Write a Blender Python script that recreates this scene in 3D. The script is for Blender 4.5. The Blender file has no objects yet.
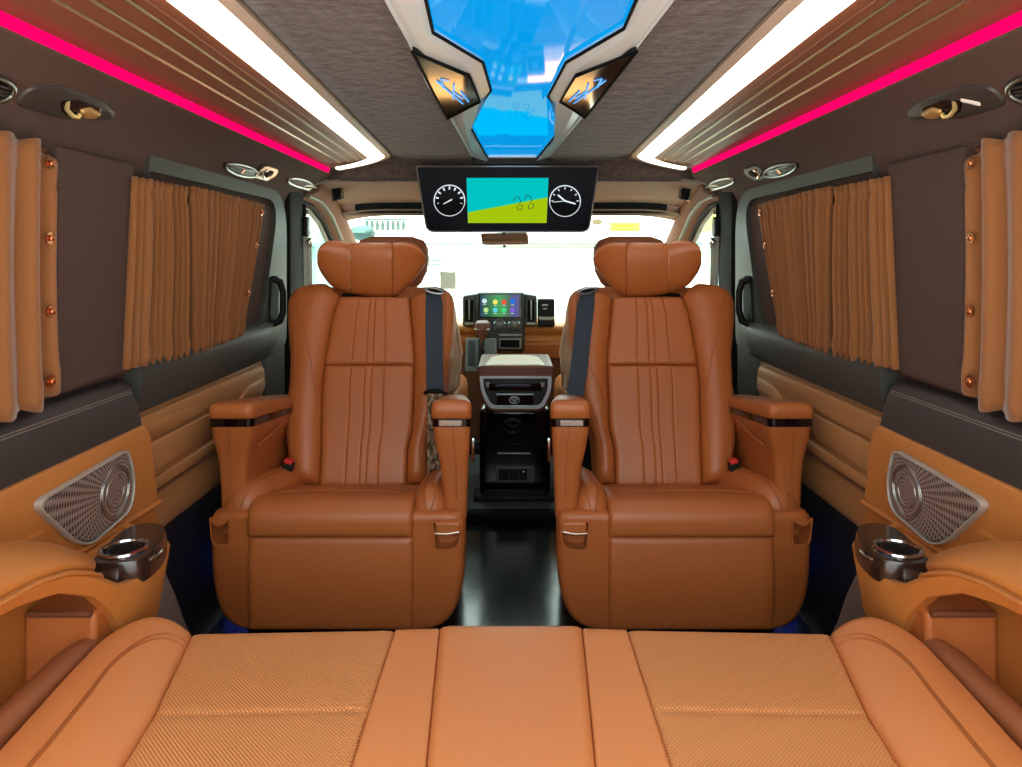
import bpy, bmesh, math, random
from mathutils import Vector, Matrix
random.seed(7)
S = bpy.context.scene
COL = S.collection
V = Vector
PI = math.pi
FX = 700.0          # focal length in pixels for the 1022-wide frame
HY = 255.0          # horizon row
CH = 1.0            # camera height above the van floor

# ------------------------------------------------------------------ camera, sky, lights
cam = bpy.data.objects.new('camera', bpy.data.cameras.new('camera'))
COL.objects.link(cam)
cam.location = (0, 0, CH)
cam.rotation_euler = (PI / 2, 0, 0)
cam.data.sensor_width = 36.0
cam.data.lens = FX / 1022 * 36
cam.data.shift_y = -(383.5 - HY) / 1022
cam.data.clip_start = 0.02
cam.data.clip_end = 300
S.camera = cam
w = bpy.data.worlds.new('daylight'); S.world = w
w.use_nodes = True
bg = w.node_tree.nodes['Background']
bg.inputs['Color'].default_value = (0.93, 1.0, 0.98, 1)
# pale overcast sky, brighter overhead than at the horizon
wt = w.node_tree
wc = wt.nodes.new('ShaderNodeTexCoord'); wz = wt.nodes.new('ShaderNodeSeparateXYZ'); wm = wt.nodes.new('ShaderNodeMapRange')
wt.links.new(wc.outputs['Generated'], wz.inputs[0]); wt.links.new(wz.outputs['Z'], wm.inputs['Value'])
wm.inputs['From Min'].default_value = 0.0; wm.inputs['From Max'].default_value = 0.8
wm.inputs['To Min'].default_value = 1.7; wm.inputs['To Max'].default_value = 5.2
wt.links.new(wm.outputs['Result'], bg.inputs['Strength'])
S.view_settings.view_transform = 'Standard'
S.view_settings.look = 'None'
S.view_settings.exposure = 0.32
S.view_settings.gamma = 1.0
S.view_settings.use_curve_mapping = False
S.cycles.use_denoising = True
S.cycles.max_bounces = 8

for sgn in (-1, 1):     # small blue lamps in the step wells
    d = bpy.data.lights.new('step_lamp', 'POINT'); d.energy = 0.03; d.color = (0.05, 0.08, 1.0); d.shadow_soft_size = 0.06
    o = bpy.data.objects.new('step_lamp', d); COL.objects.link(o); o.location = (sgn * 0.835, 2.10, 0.10)

sd = bpy.data.lights.new('sun', 'SUN'); sd.energy = 36; sd.angle = 0.02; sd.color = (1.0, 0.97, 0.92)
so_ = bpy.data.objects.new('sun', sd); COL.objects.link(so_); so_.location = (0, -5, 14)
so_.rotation_euler = (math.radians(22), 0, 0)      # high, from behind the van, towards the building
def P(px, py, Y):
    return V(((px - 511) * Y / FX, Y, CH + (HY - py) * Y / FX))

# ------------------------------------------------------------------ materials
def lin(c):
    return tuple((x / 255 / 12.92) if x / 255 <= 0.04045 else ((x / 255 + 0.055) / 1.055) ** 2.4 for x in c) + (1,)
def mat(name, rgb, rough=0.5, metal=0.0, spec=0.5, bump=None, var=None, emit=None, coat=0.0, sheen=0.0):
    m = bpy.data.materials.new(name); m.use_nodes = True
    nt = m.node_tree; b = nt.nodes['Principled BSDF']
    b.inputs['Base Color'].default_value = lin(rgb)
    b.inputs['Roughness'].default_value = rough
    b.inputs['Metallic'].default_value = metal
    b.inputs['Specular IOR Level'].default_value = spec
    b.inputs['Coat Weight'].default_value = coat
    b.inputs['Coat Roughness'].default_value = 0.08
    b.inputs['Sheen Weight'].default_value = sheen
    tc = nt.nodes.new('ShaderNodeTexCoord')
    if bump:                                   # (scale, strength, distance)
        n = nt.nodes.new('ShaderNodeTexNoise'); n.inputs['Scale'].default_value = bump[0]; n.inputs['Detail'].default_value = 5
        nt.links.new(tc.outputs['Object'], n.inputs['Vector'])
        bp = nt.nodes.new('ShaderNodeBump'); bp.inputs['Strength'].default_value = bump[1]; bp.inputs['Distance'].default_value = bump[2]
        nt.links.new(n.outputs['Fac'], bp.inputs['Height']); nt.links.new(bp.outputs['Normal'], b.inputs['Normal'])
    if var:                                    # (scale, other rgb, detail)
        n = nt.nodes.new('ShaderNodeTexNoise'); n.inputs['Scale'].default_value = var[0]; n.inputs['Detail'].default_value = var[2] if len(var) > 2 else 4
        nt.links.new(tc.outputs['Object'], n.inputs['Vector'])
        r = nt.nodes.new('ShaderNodeValToRGB'); r.color_ramp.elements[0].position = 0.35; r.color_ramp.elements[1].position = 0.65
        r.color_ramp.elements[0].color = lin(rgb); r.color_ramp.elements[1].color = lin(var[1])
        nt.links.new(n.outputs['Fac'], r.inputs['Fac']); nt.links.new(r.outputs['Color'], b.inputs['Base Color'])
    if emit:
        b.inputs['Emission Color'].default_value = lin(emit[0]); b.inputs['Emission Strength'].default_value = emit[1]
    return m
def dotted(name, rgb, hole, pitch, rough, metal=0.0, axes='XY', size=0.62, diag=True):
    """A sheet pierced by a regular field of small holes (object coordinates)."""
    m = mat(name, rgb, rough, metal)
    nt = m.node_tree; b = nt.nodes['Principled BSDF']
    tc = nt.nodes.new('ShaderNodeTexCoord'); sp = nt.nodes.new('ShaderNodeSeparateXYZ')
    nt.links.new(tc.outputs['Object'], sp.inputs[0])
    def mth(op, a, b_=None):
        n = nt.nodes.new('ShaderNodeMath'); n.operation = op
        for i, x in enumerate((a, b_)):
            if x is None: continue
            if isinstance(x, (int, float)): n.inputs[i].default_value = x
            else: nt.links.new(x, n.inputs[i])
        return n.outputs[0]
    ax, ay = sp.outputs[axes[0]], sp.outputs[axes[1]]
    k = 2 * PI / pitch
    if diag:
        p_ = mth('MULTIPLY', mth('ADD', ax, ay), k * 0.7071); q_ = mth('MULTIPLY', mth('SUBTRACT', ax, ay), k * 0.7071)
    else:
        p_ = mth('MULTIPLY', ax, k); q_ = mth('MULTIPLY', ay, k)
    h = mth('MULTIPLY', mth('ADD', mth('SINE', p_), mth('SINE', q_)), 0.5)
    r = nt.nodes.new('ShaderNodeValToRGB'); r.color_ramp.elements[0].position = size - 0.12; r.color_ramp.elements[1].position = size + 0.12
    nt.links.new(mth('ADD', mth('MULTIPLY', h, 0.5), 0.5), r.inputs['Fac'])
    r.color_ramp.elements[0].color = lin(rgb); r.color_ramp.elements[1].color = lin(hole)
    nt.links.new(r.outputs['Color'], b.inputs['Base Color'])
    bp = nt.nodes.new('ShaderNodeBump'); bp.inputs['Strength'].default_value = 0.5; bp.inputs['Distance'].default_value = pitch * 0.4; bp.invert = True
    nt.links.new(h, bp.inputs['Height']); nt.links.new(bp.outputs['Normal'], b.inputs['Normal'])
    return m
def radial_mesh(name, rgb, hole, cy, cz, n, pitch):
    m = mat(name, rgb, 0.3, 0.25); nt = m.node_tree; b = nt.nodes['Principled BSDF']
    tc = nt.nodes.new('ShaderNodeTexCoord'); sp = nt.nodes.new('ShaderNodeSeparateXYZ'); nt.links.new(tc.outputs['Object'], sp.inputs[0])
    def mth(op, a, b_=None):
        k = nt.nodes.new('ShaderNodeMath'); k.operation = op
        for i, x in enumerate((a, b_)):
            if x is None: continue
            if isinstance(x, (int, float)): k.inputs[i].default_value = x
            else: nt.links.new(x, k.inputs[i])
        return k.outputs[0]
    y = mth('SUBTRACT', sp.outputs['Y'], cy); z = mth('SUBTRACT', sp.outputs['Z'], cz)
    r = mth('SQRT', mth('ADD', mth('MULTIPLY', y, y), mth('MULTIPLY', z, z)))
    h = mth('ADD', mth('SINE', mth('MULTIPLY', mth('ARCTAN2', z, y), n)), mth('SINE', mth('MULTIPLY', r, 2 * PI / pitch)))
    ra = nt.nodes.new('ShaderNodeValToRGB'); ra.color_ramp.elements[0].position = .52; ra.color_ramp.elements[1].position = .70
    ra.color_ramp.elements[0].color = lin(rgb); ra.color_ramp.elements[1].color = lin(hole)
    nt.links.new(mth('ADD', mth('MULTIPLY', h, .25), .5), ra.inputs['Fac']); nt.links.new(ra.outputs['Color'], b.inputs['Base Color'])
    return m
def emission(name, rgb, strength):
    m = bpy.data.materials.new(name); m.use_nodes = True; nt = m.node_tree
    nt.nodes.remove(nt.nodes['Principled BSDF'])
    e = nt.nodes.new('ShaderNodeEmission'); e.inputs[0].default_value = lin(rgb); e.inputs[1].default_value = strength
    nt.links.new(e.outputs[0], nt.nodes['Material Output'].inputs[0]); return m
def clear_glass(name, tint):
    m = bpy.data.materials.new(name); m.use_nodes = True; nt = m.node_tree
    nt.nodes.remove(nt.nodes['Principled BSDF'])
    t = nt.nodes.new('ShaderNodeBsdfTransparent'); t.inputs[0].default_value = lin(tint)
    g = nt.nodes.new('ShaderNodeBsdfGlossy'); g.inputs['Roughness'].default_value = 0.02
    mx = nt.nodes.new('ShaderNodeMixShader'); mx.inputs[0].default_value = 0.05
    nt.links.new(t.outputs[0], mx.inputs[1]); nt.links.new(g.outputs[0], mx.inputs[2])
    nt.links.new(mx.outputs[0], nt.nodes['Material Output'].inputs[0]); return m

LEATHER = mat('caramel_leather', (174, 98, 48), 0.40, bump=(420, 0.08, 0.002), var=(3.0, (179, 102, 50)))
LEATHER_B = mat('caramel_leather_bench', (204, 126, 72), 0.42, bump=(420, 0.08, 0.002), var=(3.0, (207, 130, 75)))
PERF = dotted('perforated_leather', (214, 142, 84), (170, 102, 54), 0.0040, 0.5, size=0.7)
STITCH = mat('tan_stitching', (164, 92, 42), 0.6)
PIPING = mat('leather_piping', (190, 120, 60), 0.45)
VINYL = mat('tan_wall_vinyl', (188, 118, 54), 0.5, bump=(300, 0.08, 0.002))
DOORTAN = mat('tan_door_vinyl', (182, 130, 80), 0.5, bump=(300, 0.08, 0.002))
BROWN = mat('brown_trim_vinyl', (112, 66, 42), 0.4, bump=(300, 0.08, 0.002))
SUEDE = mat('dark_brown_suede', (92, 78, 72), 0.9, spec=0.2, bump=(26, 0.6, 0.012), var=(60, (72, 60, 55), 8), sheen=0.2)
SUEDEFLAT = mat('dark_brown_fabric', (86, 69, 62), 0.85, spec=0.2, bump=(400, 0.2, 0.002), var=(200, (78, 62, 56)))
SILL = mat('dark_stitched_sill', (52, 44, 42), 0.5, bump=(300, 0.15, 0.002))
GREY = mat('grey_door_plastic', (62, 64, 60), 0.5, spec=.35, bump=(350, 0.1, 0.002))
BLACKP = mat('black_plastic', (20, 20, 21), 0.5, spec=0.25)
RUBBER = mat('black_rubber', (12, 12, 12), 0.7, spec=0.15)
GLOSSB = mat('gloss_black', (9, 9, 11), 0.08)
ESPRESSO = mat('espresso_gloss', (46, 30, 24), 0.22, coat=0.4)
CHROME = mat('chrome', (215, 215, 212), 0.12, 1.0)
SATIN = mat('satin_silver', (150, 149, 142), 0.3, 1.0)
SILVERP = mat('silver_frame', (206, 218, 222), 0.3, 0.15)
CURT = mat('rust_curtain', (136, 87, 46), 0.75, spec=0.25, bump=(500, 0.15, 0.002), sheen=0.3)
CORD = mat('copper_button', (205, 130, 85), 0.25, 0.9)
BELT = mat('navy_belt_webbing', (36, 50, 62), 0.7, bump=(700, 0.3, 0.001))
BEIGE = mat('beige_vinyl', (196, 168, 134), 0.55)
HEADER = mat('cab_header_lining', (140, 106, 90), 0.85, bump=(200, 0.1, 0.002))
TRIMG = mat('grey_beige_trim', (126, 112, 100), 0.55)
FLOORM = mat('black_gloss_floor', (16, 18, 19), 0.15, spec=1.0, bump=(9, 0.06, 0.01))
NAVY = mat('dark_step_lining', (22, 23, 32), 0.6)
BOARD = mat('brown_cove_board', (118, 72, 50), 0.45, bump=(120, 0.05, 0.002))
GROOVE = mat('cove_bead', (172, 152, 124), 0.3, 0.8)
LED = emission('white_led', (255, 240, 222), 5.0)
RED = emission('red_led', (255, 2, 92), 1.12)
REDBTN = mat('red_button', (215, 40, 40), 0.35)
WRAP = mat('crinkled_film', (190, 172, 148), 0.22, 0.4, bump=(38, 1.0, 0.03), var=(45, (104, 88, 70)))
GRILLE = radial_mesh('speaker_mesh', (158, 145, 136), (58, 42, 38), 0.046, 0.073, 60, 0.0075)
GLASS = clear_glass('window_glass', (228, 250, 242))
CREAM = mat('cream_lid', (226, 204, 176), 0.4)

# ------------------------------------------------------------------ mesh builder
ORG = {}
class MB:
    def __init__(s): s.v = []; s.f = []
    def add(s, vs, fs):
        o = len(s.v); s.v += [V(p) for p in vs]; s.f += [tuple(i + o for i in f) for f in fs]; return s
    def grid(s, rows, cu=False):
        n = len(rows[0]); o = len(s.v)
        for r in rows: s.v += [V(p) for p in r]
        for j in range(len(rows) - 1):
            for i in range(n if cu else n - 1):
                a = o + j * n + i; b = o + j * n + (i + 1) % n
                s.f.append((a, b, b + n, a + n))
        return s
    def loft(s, loops, cap0=True, cap1=True):
        o = len(s.v); n = len(loops[0]); s.grid(loops, True)
        if cap0: s.f.append(tuple(range(o, o + n)))
        k = o + (len(loops) - 1) * n
        if cap1: s.f.append(tuple(range(k, k + n)))
        return s
    def box(s, c, d, rot=None):
        vs = [V((x * d[0] / 2, y * d[1] / 2, z * d[2] / 2)) for x in (-1, 1) for y in (-1, 1) for z in (-1, 1)]
        if rot is not None: vs = [rot @ p for p in vs]
        return s.add([V(c) + p for p in vs], [(0, 1, 3, 2), (4, 6, 7, 5), (0, 4, 5, 1), (2, 3, 7, 6), (0, 2, 6, 4), (1, 5, 7, 3)])
    def prism(s, pts, vec):
        return s.loft([pts, [V(p) + V(vec) for p in pts]])
    def tube(s, path, r, n=8, closed=False):
        path = [V(p) for p in path]; L = len(path); loops = []; up = None
        for i, p in enumerate(path):
            if closed: t = path[(i + 1) % L] - path[i - 1]
            else: t = path[min(i + 1, L - 1)] - path[max(i - 1, 0)]
            t.normalize()
            if up is None: up = V((0, 0, 1)) if abs(t.z) < 0.9 else V((1, 0, 0))
            a = t.cross(up)
            if a.length < 1e-6: a = t.orthogonal()
            a.normalize(); up = a.cross(t).normalized()
            ri = r[i] if isinstance(r, (list, tuple)) else r
            loops.append([p + (a * math.cos(2 * PI * k / n) + up * math.sin(2 * PI * k / n)) * ri for k in range(n)])
        if closed: loops.append(loops[0]); return s.loft(loops, False, False)
        return s.loft(loops)
    def torus(s, c, R, r, ax, ay, n=28, m=8, Ry=None):
        ax = V(ax).normalized(); ay = V(ay).normalized(); Ry = R if Ry is None else Ry
        return s.tube([V(c) + ax * R * math.cos(2 * PI * i / n) + ay * Ry * math.sin(2 * PI * i / n) for i in range(n)], r, m, True)
    def disc(s, c, R, ax, ay, th, n=24, Ry=None):
        ax = V(ax).normalized(); ay = V(ay).normalized(); nz = ax.cross(ay).normalized(); Ry = R if Ry is None else Ry
        lp = [V(c) + ax * R * math.cos(2 * PI * i / n) + ay * Ry * math.sin(2 * PI * i / n) for i in range(n)]
        return s.prism(lp, nz * th)
    def ellipsoid(s, c, r, nu=16, nv=10):
        loops = []
        for j in range(1, nv):
            t = -PI / 2 + PI * j / nv
            loops.append([V(c) + V((r[0] * math.cos(t) * math.cos(2 * PI * i / nu), r[1] * math.cos(t) * math.sin(2 * PI * i / nu), r[2] * math.sin(t))) for i in range(nu)])
        return s.loft(loops)
    def build(s, name, m, parent=None, smooth=38, bevel=0.0, seg=3, sub=0, solid=0.0, label=None):
        me = bpy.data.meshes.new(name)
        if parent is None:
            xs = [p.x for p in s.v]; ys = [p.y for p in s.v]; zs = [p.z for p in s.v]
            o_ = V(((min(xs) + max(xs)) / 2, (min(ys) + max(ys)) / 2, min(zs)))
        else: o_ = ORG[parent.name]
        me.from_pydata([p - o_ for p in s.v], [], s.f)
        bm = bmesh.new(); bm.from_mesh(me)
        bmesh.ops.recalc_face_normals(bm, faces=bm.faces)
        bm.to_mesh(me); bm.free()
        me.materials.append(m)
        if smooth:
            me.shade_smooth()
            if not sub: me.set_sharp_from_angle(angle=math.radians(smooth))
        ob = bpy.data.objects.new(name, me); COL.objects.link(ob)
        if parent is None: ob.location = o_
        else: ob.parent = parent
        ORG[ob.name] = o_
        if solid:
            md = ob.modifiers.new('solid', 'SOLIDIFY'); md.thickness = solid; md.offset = 0
        if bevel:
            md = ob.modifiers.new('bevel', 'BEVEL'); md.width = bevel; md.segments = seg; md.limit_method = 'ANGLE'; md.angle_limit = math.radians(35)
            md.harden_normals = False
        if sub:
            md = ob.modifiers.new('sub', 'SUBSURF'); md.levels = sub; md.render_levels = sub
        if label: ob['label'] = label
        return ob
def thing(name, label, cat, loc, group=None):
    o = bpy.data.objects.new(name, None); COL.objects.link(o)
    o.location = loc; o.empty_display_size = 0.05
    ORG[o.name] = V(loc); o['label'] = label; o['category'] = cat
    if group: o['group'] = group
    return o
def tag(o, label, cat, group=None):
    o['label'] = label; o['category'] = cat
    if group: o['group'] = group
    return o
def struct(o, label=None):
    o['kind'] = 'structure'
    if label: o['label'] = label
    return o
def sempty(name, loc, label=None):
    o = bpy.data.objects.new(name, None); COL.objects.link(o); o.location = loc; ORG[o.name] = V(loc); return struct(o, label)
def arc2(cx, cy, rx, ry, a0, a1, n):
    return [(cx + rx * math.cos(a0 + (a1 - a0) * i / n), cy + ry * math.sin(a0 + (a1 - a0) * i / n)) for i in range(n + 1)]
def roundpoly(pts, r, n=5):
    out = []; L = len(pts)
    for i in range(L):
        p = V(pts[i]).to_2d() if len(pts[i]) == 2 else V(pts[i]); a = V(pts[i - 1]); b = V(pts[(i + 1) % L])
        ri = r[i] if isinstance(r, (list, tuple)) else r
        da = a - p; db = b - p; la = min(ri, da.length * .48); lb = min(ri, db.length * .48)
        p0 = p + da.normalized() * la; p1 = p + db.normalized() * lb
        for k in range(n + 1):
            t = k / n; out.append(p0 * (1 - t) ** 2 + p * 2 * t * (1 - t) + p1 * t * t)
    return out
def table(tb, y):
    ks = sorted(tb)
    if y <= ks[0]: return tb[ks[0]]
    for a, b in zip(ks, ks[1:]):
        if y <= b: return tb[a] + (tb[b] - tb[a]) * (y - a) / (b - a)
    return tb[ks[-1]]
def warp(n):
    return [0.5 - 0.5 * math.cos(PI * i / n) * (1 - 0.0) for i in range(n + 1)]
def samples(n, extra=()):
    us = set(round(u, 5) for u in warp(n))
    for e in extra:
        for d in (-.03, -.018, -.009, 0, .009, .018, .03): us.add(round(min(1, max(0, e + d)), 5))
    return sorted(us)
def pillow(pt, nrm, W, H, r, h, depth, nu=22, nv=22, gu=(), gv=(), gd=0.006, gw=0.009, back=None):
    """An upholstered panel: pt(u,v) its flat shape, swelling h along nrm with edges rounded over r, seams gu/gv, skirt of depth."""
    us = samples(nu, gu); vs = samples(nv, gv)
    nf = nrm if callable(nrm) else (lambda u, v: nrm)
    def q(e):
        e = min(1, max(0, e)); return math.sqrt(max(0, 1 - (1 - e) ** 2))
    def hh(u, v):
        d = h * q(min(u, 1 - u) * W / r) * q(min(v, 1 - v) * H / r)
        for g in gu: d -= gd * math.exp(-((u - g) / gw) ** 2) * q(min(v, 1 - v) * H / r)
        for g in gv: d -= gd * math.exp(-((v - g) / gw) ** 2) * q(min(u, 1 - u) * W / r)
        return d
    surf = lambda u, v, e=0.0: V(pt(u, v)) + nf(u, v) * (hh(u, v) + e)
    mb = MB(); nU = len(us); nV = len(vs)
    mb.grid([[surf(u, v) for u in us] for v in vs])
    border = [(u, 0.0) for u in us] + [(1.0, v) for v in vs[1:]] + [(u, 1.0) for u in us[::-1][1:]] + [(0.0, v) for v in vs[::-1][1:-1]]
    idx = [i for i in range(nU)] + [j * nU + nU - 1 for j in range(1, nV)] + [(nV - 1) * nU + i for i in range(nU - 2, -1, -1)] + [j * nU for j in range(nV - 2, 0, -1)]
    o = len(mb.v); n = len(border)
    for (u, v) in border: mb.v.append(V(pt(u, v)) - nf(u, v) * depth)
    for i in range(n):
        k = (i + 1) % n; mb.f.append((idx[i], idx[k], o + k, o + i))
    mb.f.append(tuple(range(o, o + n)))
    return mb, surf
def pad(pts, fn, h, inset, n=3, base=0.0):
    """A raised pad with rounded edge; pts is a rounded 2-D outline, fn(a,b,h) maps it into the scene."""
    c = V((sum(p[0] for p in pts) / len(pts), sum(p[1] for p in pts) / len(pts)))
    loops = [[fn(p[0], p[1], base) for p in pts]]
    for k in range(n + 1):
        t = k / n * PI / 2
        off = inset * (1 - math.cos(t)); hh = h * math.sin(t) if n else h
        lp = []
        for p in pts:
            d = V((p[0], p[1])) - c; L = max(d.length, 1e-6); q = c + d * max(0.05, (L - off) / L)
            lp.append(fn(q.x, q.y, hh))
        if k > 0 or base != 0: loops.append(lp)
    return MB().loft(loops)
def ring(outer, inner, fn, h, back=0.0):
    A = [fn(p[0], p[1], back) for p in outer]; B = [fn(p[0], p[1], h) for p in outer]
    C = [fn(p[0], p[1], h) for p in inner]; D = [fn(p[0], p[1], back) for p in inner]
    return MB().loft([A, B, C, D, A], False, False)

# ------------------------------------------------------------------ van shell
YB = 0.10        # open tailgate plane
def zc(Y): return 1.434 - 0.0316 * (max(Y, 0.7) - 1.2)
def slope(Y): return 0.35 - 0.1194 * (max(Y, 0.9) - 1.2)
def zb(x, Y): return 1.345 + (0.71 - x) * slope(Y)
ys = [YB + (2.76 - YB) * i / 24 for i in range(25)]
# raised centre of the headliner
rows = []
for Y in ys + [2.79, 2.815, 2.83]:
    z0 = zb(0.456, Y) + 0.004
    if Y > 2.76: z0 = [zb(0.456, 2.76) - 0.012, 1.335, 1.30][(2.79, 2.815, 2.83).index(Y)]
    wd = 0.456 if Y <= 2.76 else 0.74
    rows.append([V((-wd + 2 * wd * i / 20, Y, z0)) for i in range(21)])
struct(MB().grid(rows).build('ceiling', SUEDE, solid=0.02), 'dark brown wrinkled suede headliner down the middle of the roof')
struct(MB().box((0, 1.80, 1.56), (1.9, 3.4, 0.03)).build('roof', SUEDEFLAT), 'roof panel above the headliner')

def side(sx): return 'left' if sx < 0 else 'right'
for sx in (-1, 1):
    n_ = side(sx)
    # brown cove board between light strip and red strip
    mb = MB()
    mb.grid([[V((sx * (0.456 + (0.712 - 0.456) * i / 8), Y, zb(0.456 + (0.712 - 0.456) * i / 8, Y))) for i in range(9)] for Y in ys + [2.80, 2.84]])
    struct(mb.build('trim_%d' % (1 if sx < 0 else 2), BOARD, solid=0.012), 'glossy brown cove board along the %s edge of the roof' % n_)
    # suede side of the roof, from the red strip down to the top of the windows
    prof = [(0.712, 1.346), (0.722, 1.322), (0.75, 1.312), (0.785, 1.296), (0.82, 1.268), (0.845, 1.235), (0.858, 1.205), (0.86, 1.17)]
    rows = []
    for Y in [YB + (2.95 - YB) * i / 20 for i in range(21)]:
        rows.append([V((sx * x, Y, z)) for x, z in prof] )
    struct(MB().grid(rows).build('trim_%d' % (3 if sx < 0 else 4), SUEDEFLAT, solid=0.012), 'dark brown fabric roof side above the %s windows' % n_)
    # side wall: body behind everything
    mb = MB()
    mb.box((sx * 0.89, (YB + 2.82) / 2, 0.47), (0.05, 2.82 - YB, 1.54))
    mb.box((sx * 0.89, 3.65, 0.25), (0.05, 1.7, 1.1))
    struct(mb.build('wall_' + n_, SUEDEFLAT), 'dark brown fabric side wall and pillar on the ' + n_)
    # step well lining
    struct(MB().box((sx * 0.86, 2.0, 0.04), (0.012, 1.2, 0.57)).build('trim_%d' % (5 if sx < 0 else 6), NAVY), 'dark step lining under the %s door panel' % n_)
    # seam bead between roof side and pillar
    struct(MB().tube([V((sx * 0.861, Y, 1.207)) for Y in (YB, 1.0, 1.58)], 0.004, 6).build('trim_%d' % (7 if sx < 0 else 8), SUEDEFLAT), 'fabric bead above the %s pillar' % n_)
    # quarter panel: dark stitched sill over tan vinyl
    sill = [(0.868, 0.735), (0.86, 0.728), (0.845, 0.722), (0.832, 0.708), (0.818, 0.672), (0.808, 0.628), (0.80, 0.622), (0.868, 0.622)]
    so = struct(MB().loft([[V((sx * x, Y, z)) for x, z in sill] for Y in (YB, 0.5, 1.0, 1.3, 1.522, 1.535)]).build('trim_%d' % (9 if sx < 0 else 10), SILL, bevel=0.004), 'dark padded sill above the %s speaker' % n_)
    st = MB()
    for zz, xx in ((0.704, 0.8308), (0.699, 0.8292)):
        st.tube([V((sx * xx, Y, zz)) for Y in (YB, 1.0, 1.53)], 0.0016, 6)
    st.build('stitch_line', mat('grey_thread', (120, 108, 98), 0.6), so)
    qp = [(0.868, 0.628), (0.80, 0.628), (0.79, 0.60), (0.79, 0.452), (0.797, 0.445), (0.797, 0.20), (0.81, -0.02), (0.868, -0.02)]
    struct(MB().loft([[V((sx * x, Y, z)) for x, z in qp] for Y in (YB, 0.5, 1.0, 1.3)] + [[V((sx * x, yy + (0.628 - max(z, .2)) * .21, z)) for x, z in qp] for yy in (1.50, 1.523, 1.532)]).build('trim_%d' % (11 if sx < 0 else 12), VINYL, bevel=0.004), 'tan vinyl quarter panel carrying the %s speaker' % n_)

struct(MB().box((0, 1.95, -0.02), (1.60, 4.6, 0.04)).build('floor', FLOORM), 'glossy black van floor between the seats')
struct(MB().box((0, 2.15, -0.27), (1.9, 4.6, 0.04)).build('floor_lower', NAVY), 'step well floor below the doors')
ft = struct(MB().box((0, 2.64, 0.018), (1.56, 0.05, 0.036)).build('trim_13', RUBBER, bevel=0.008), 'black floor threshold behind the cab')
struct(MB().box((0, 3.05, 0.012), (1.56, 0.76, 0.024)).build('floor_cab', mat('grey_cab_floor', (66, 70, 70), 0.45), bevel=0.006), 'grey cab floor')

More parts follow.
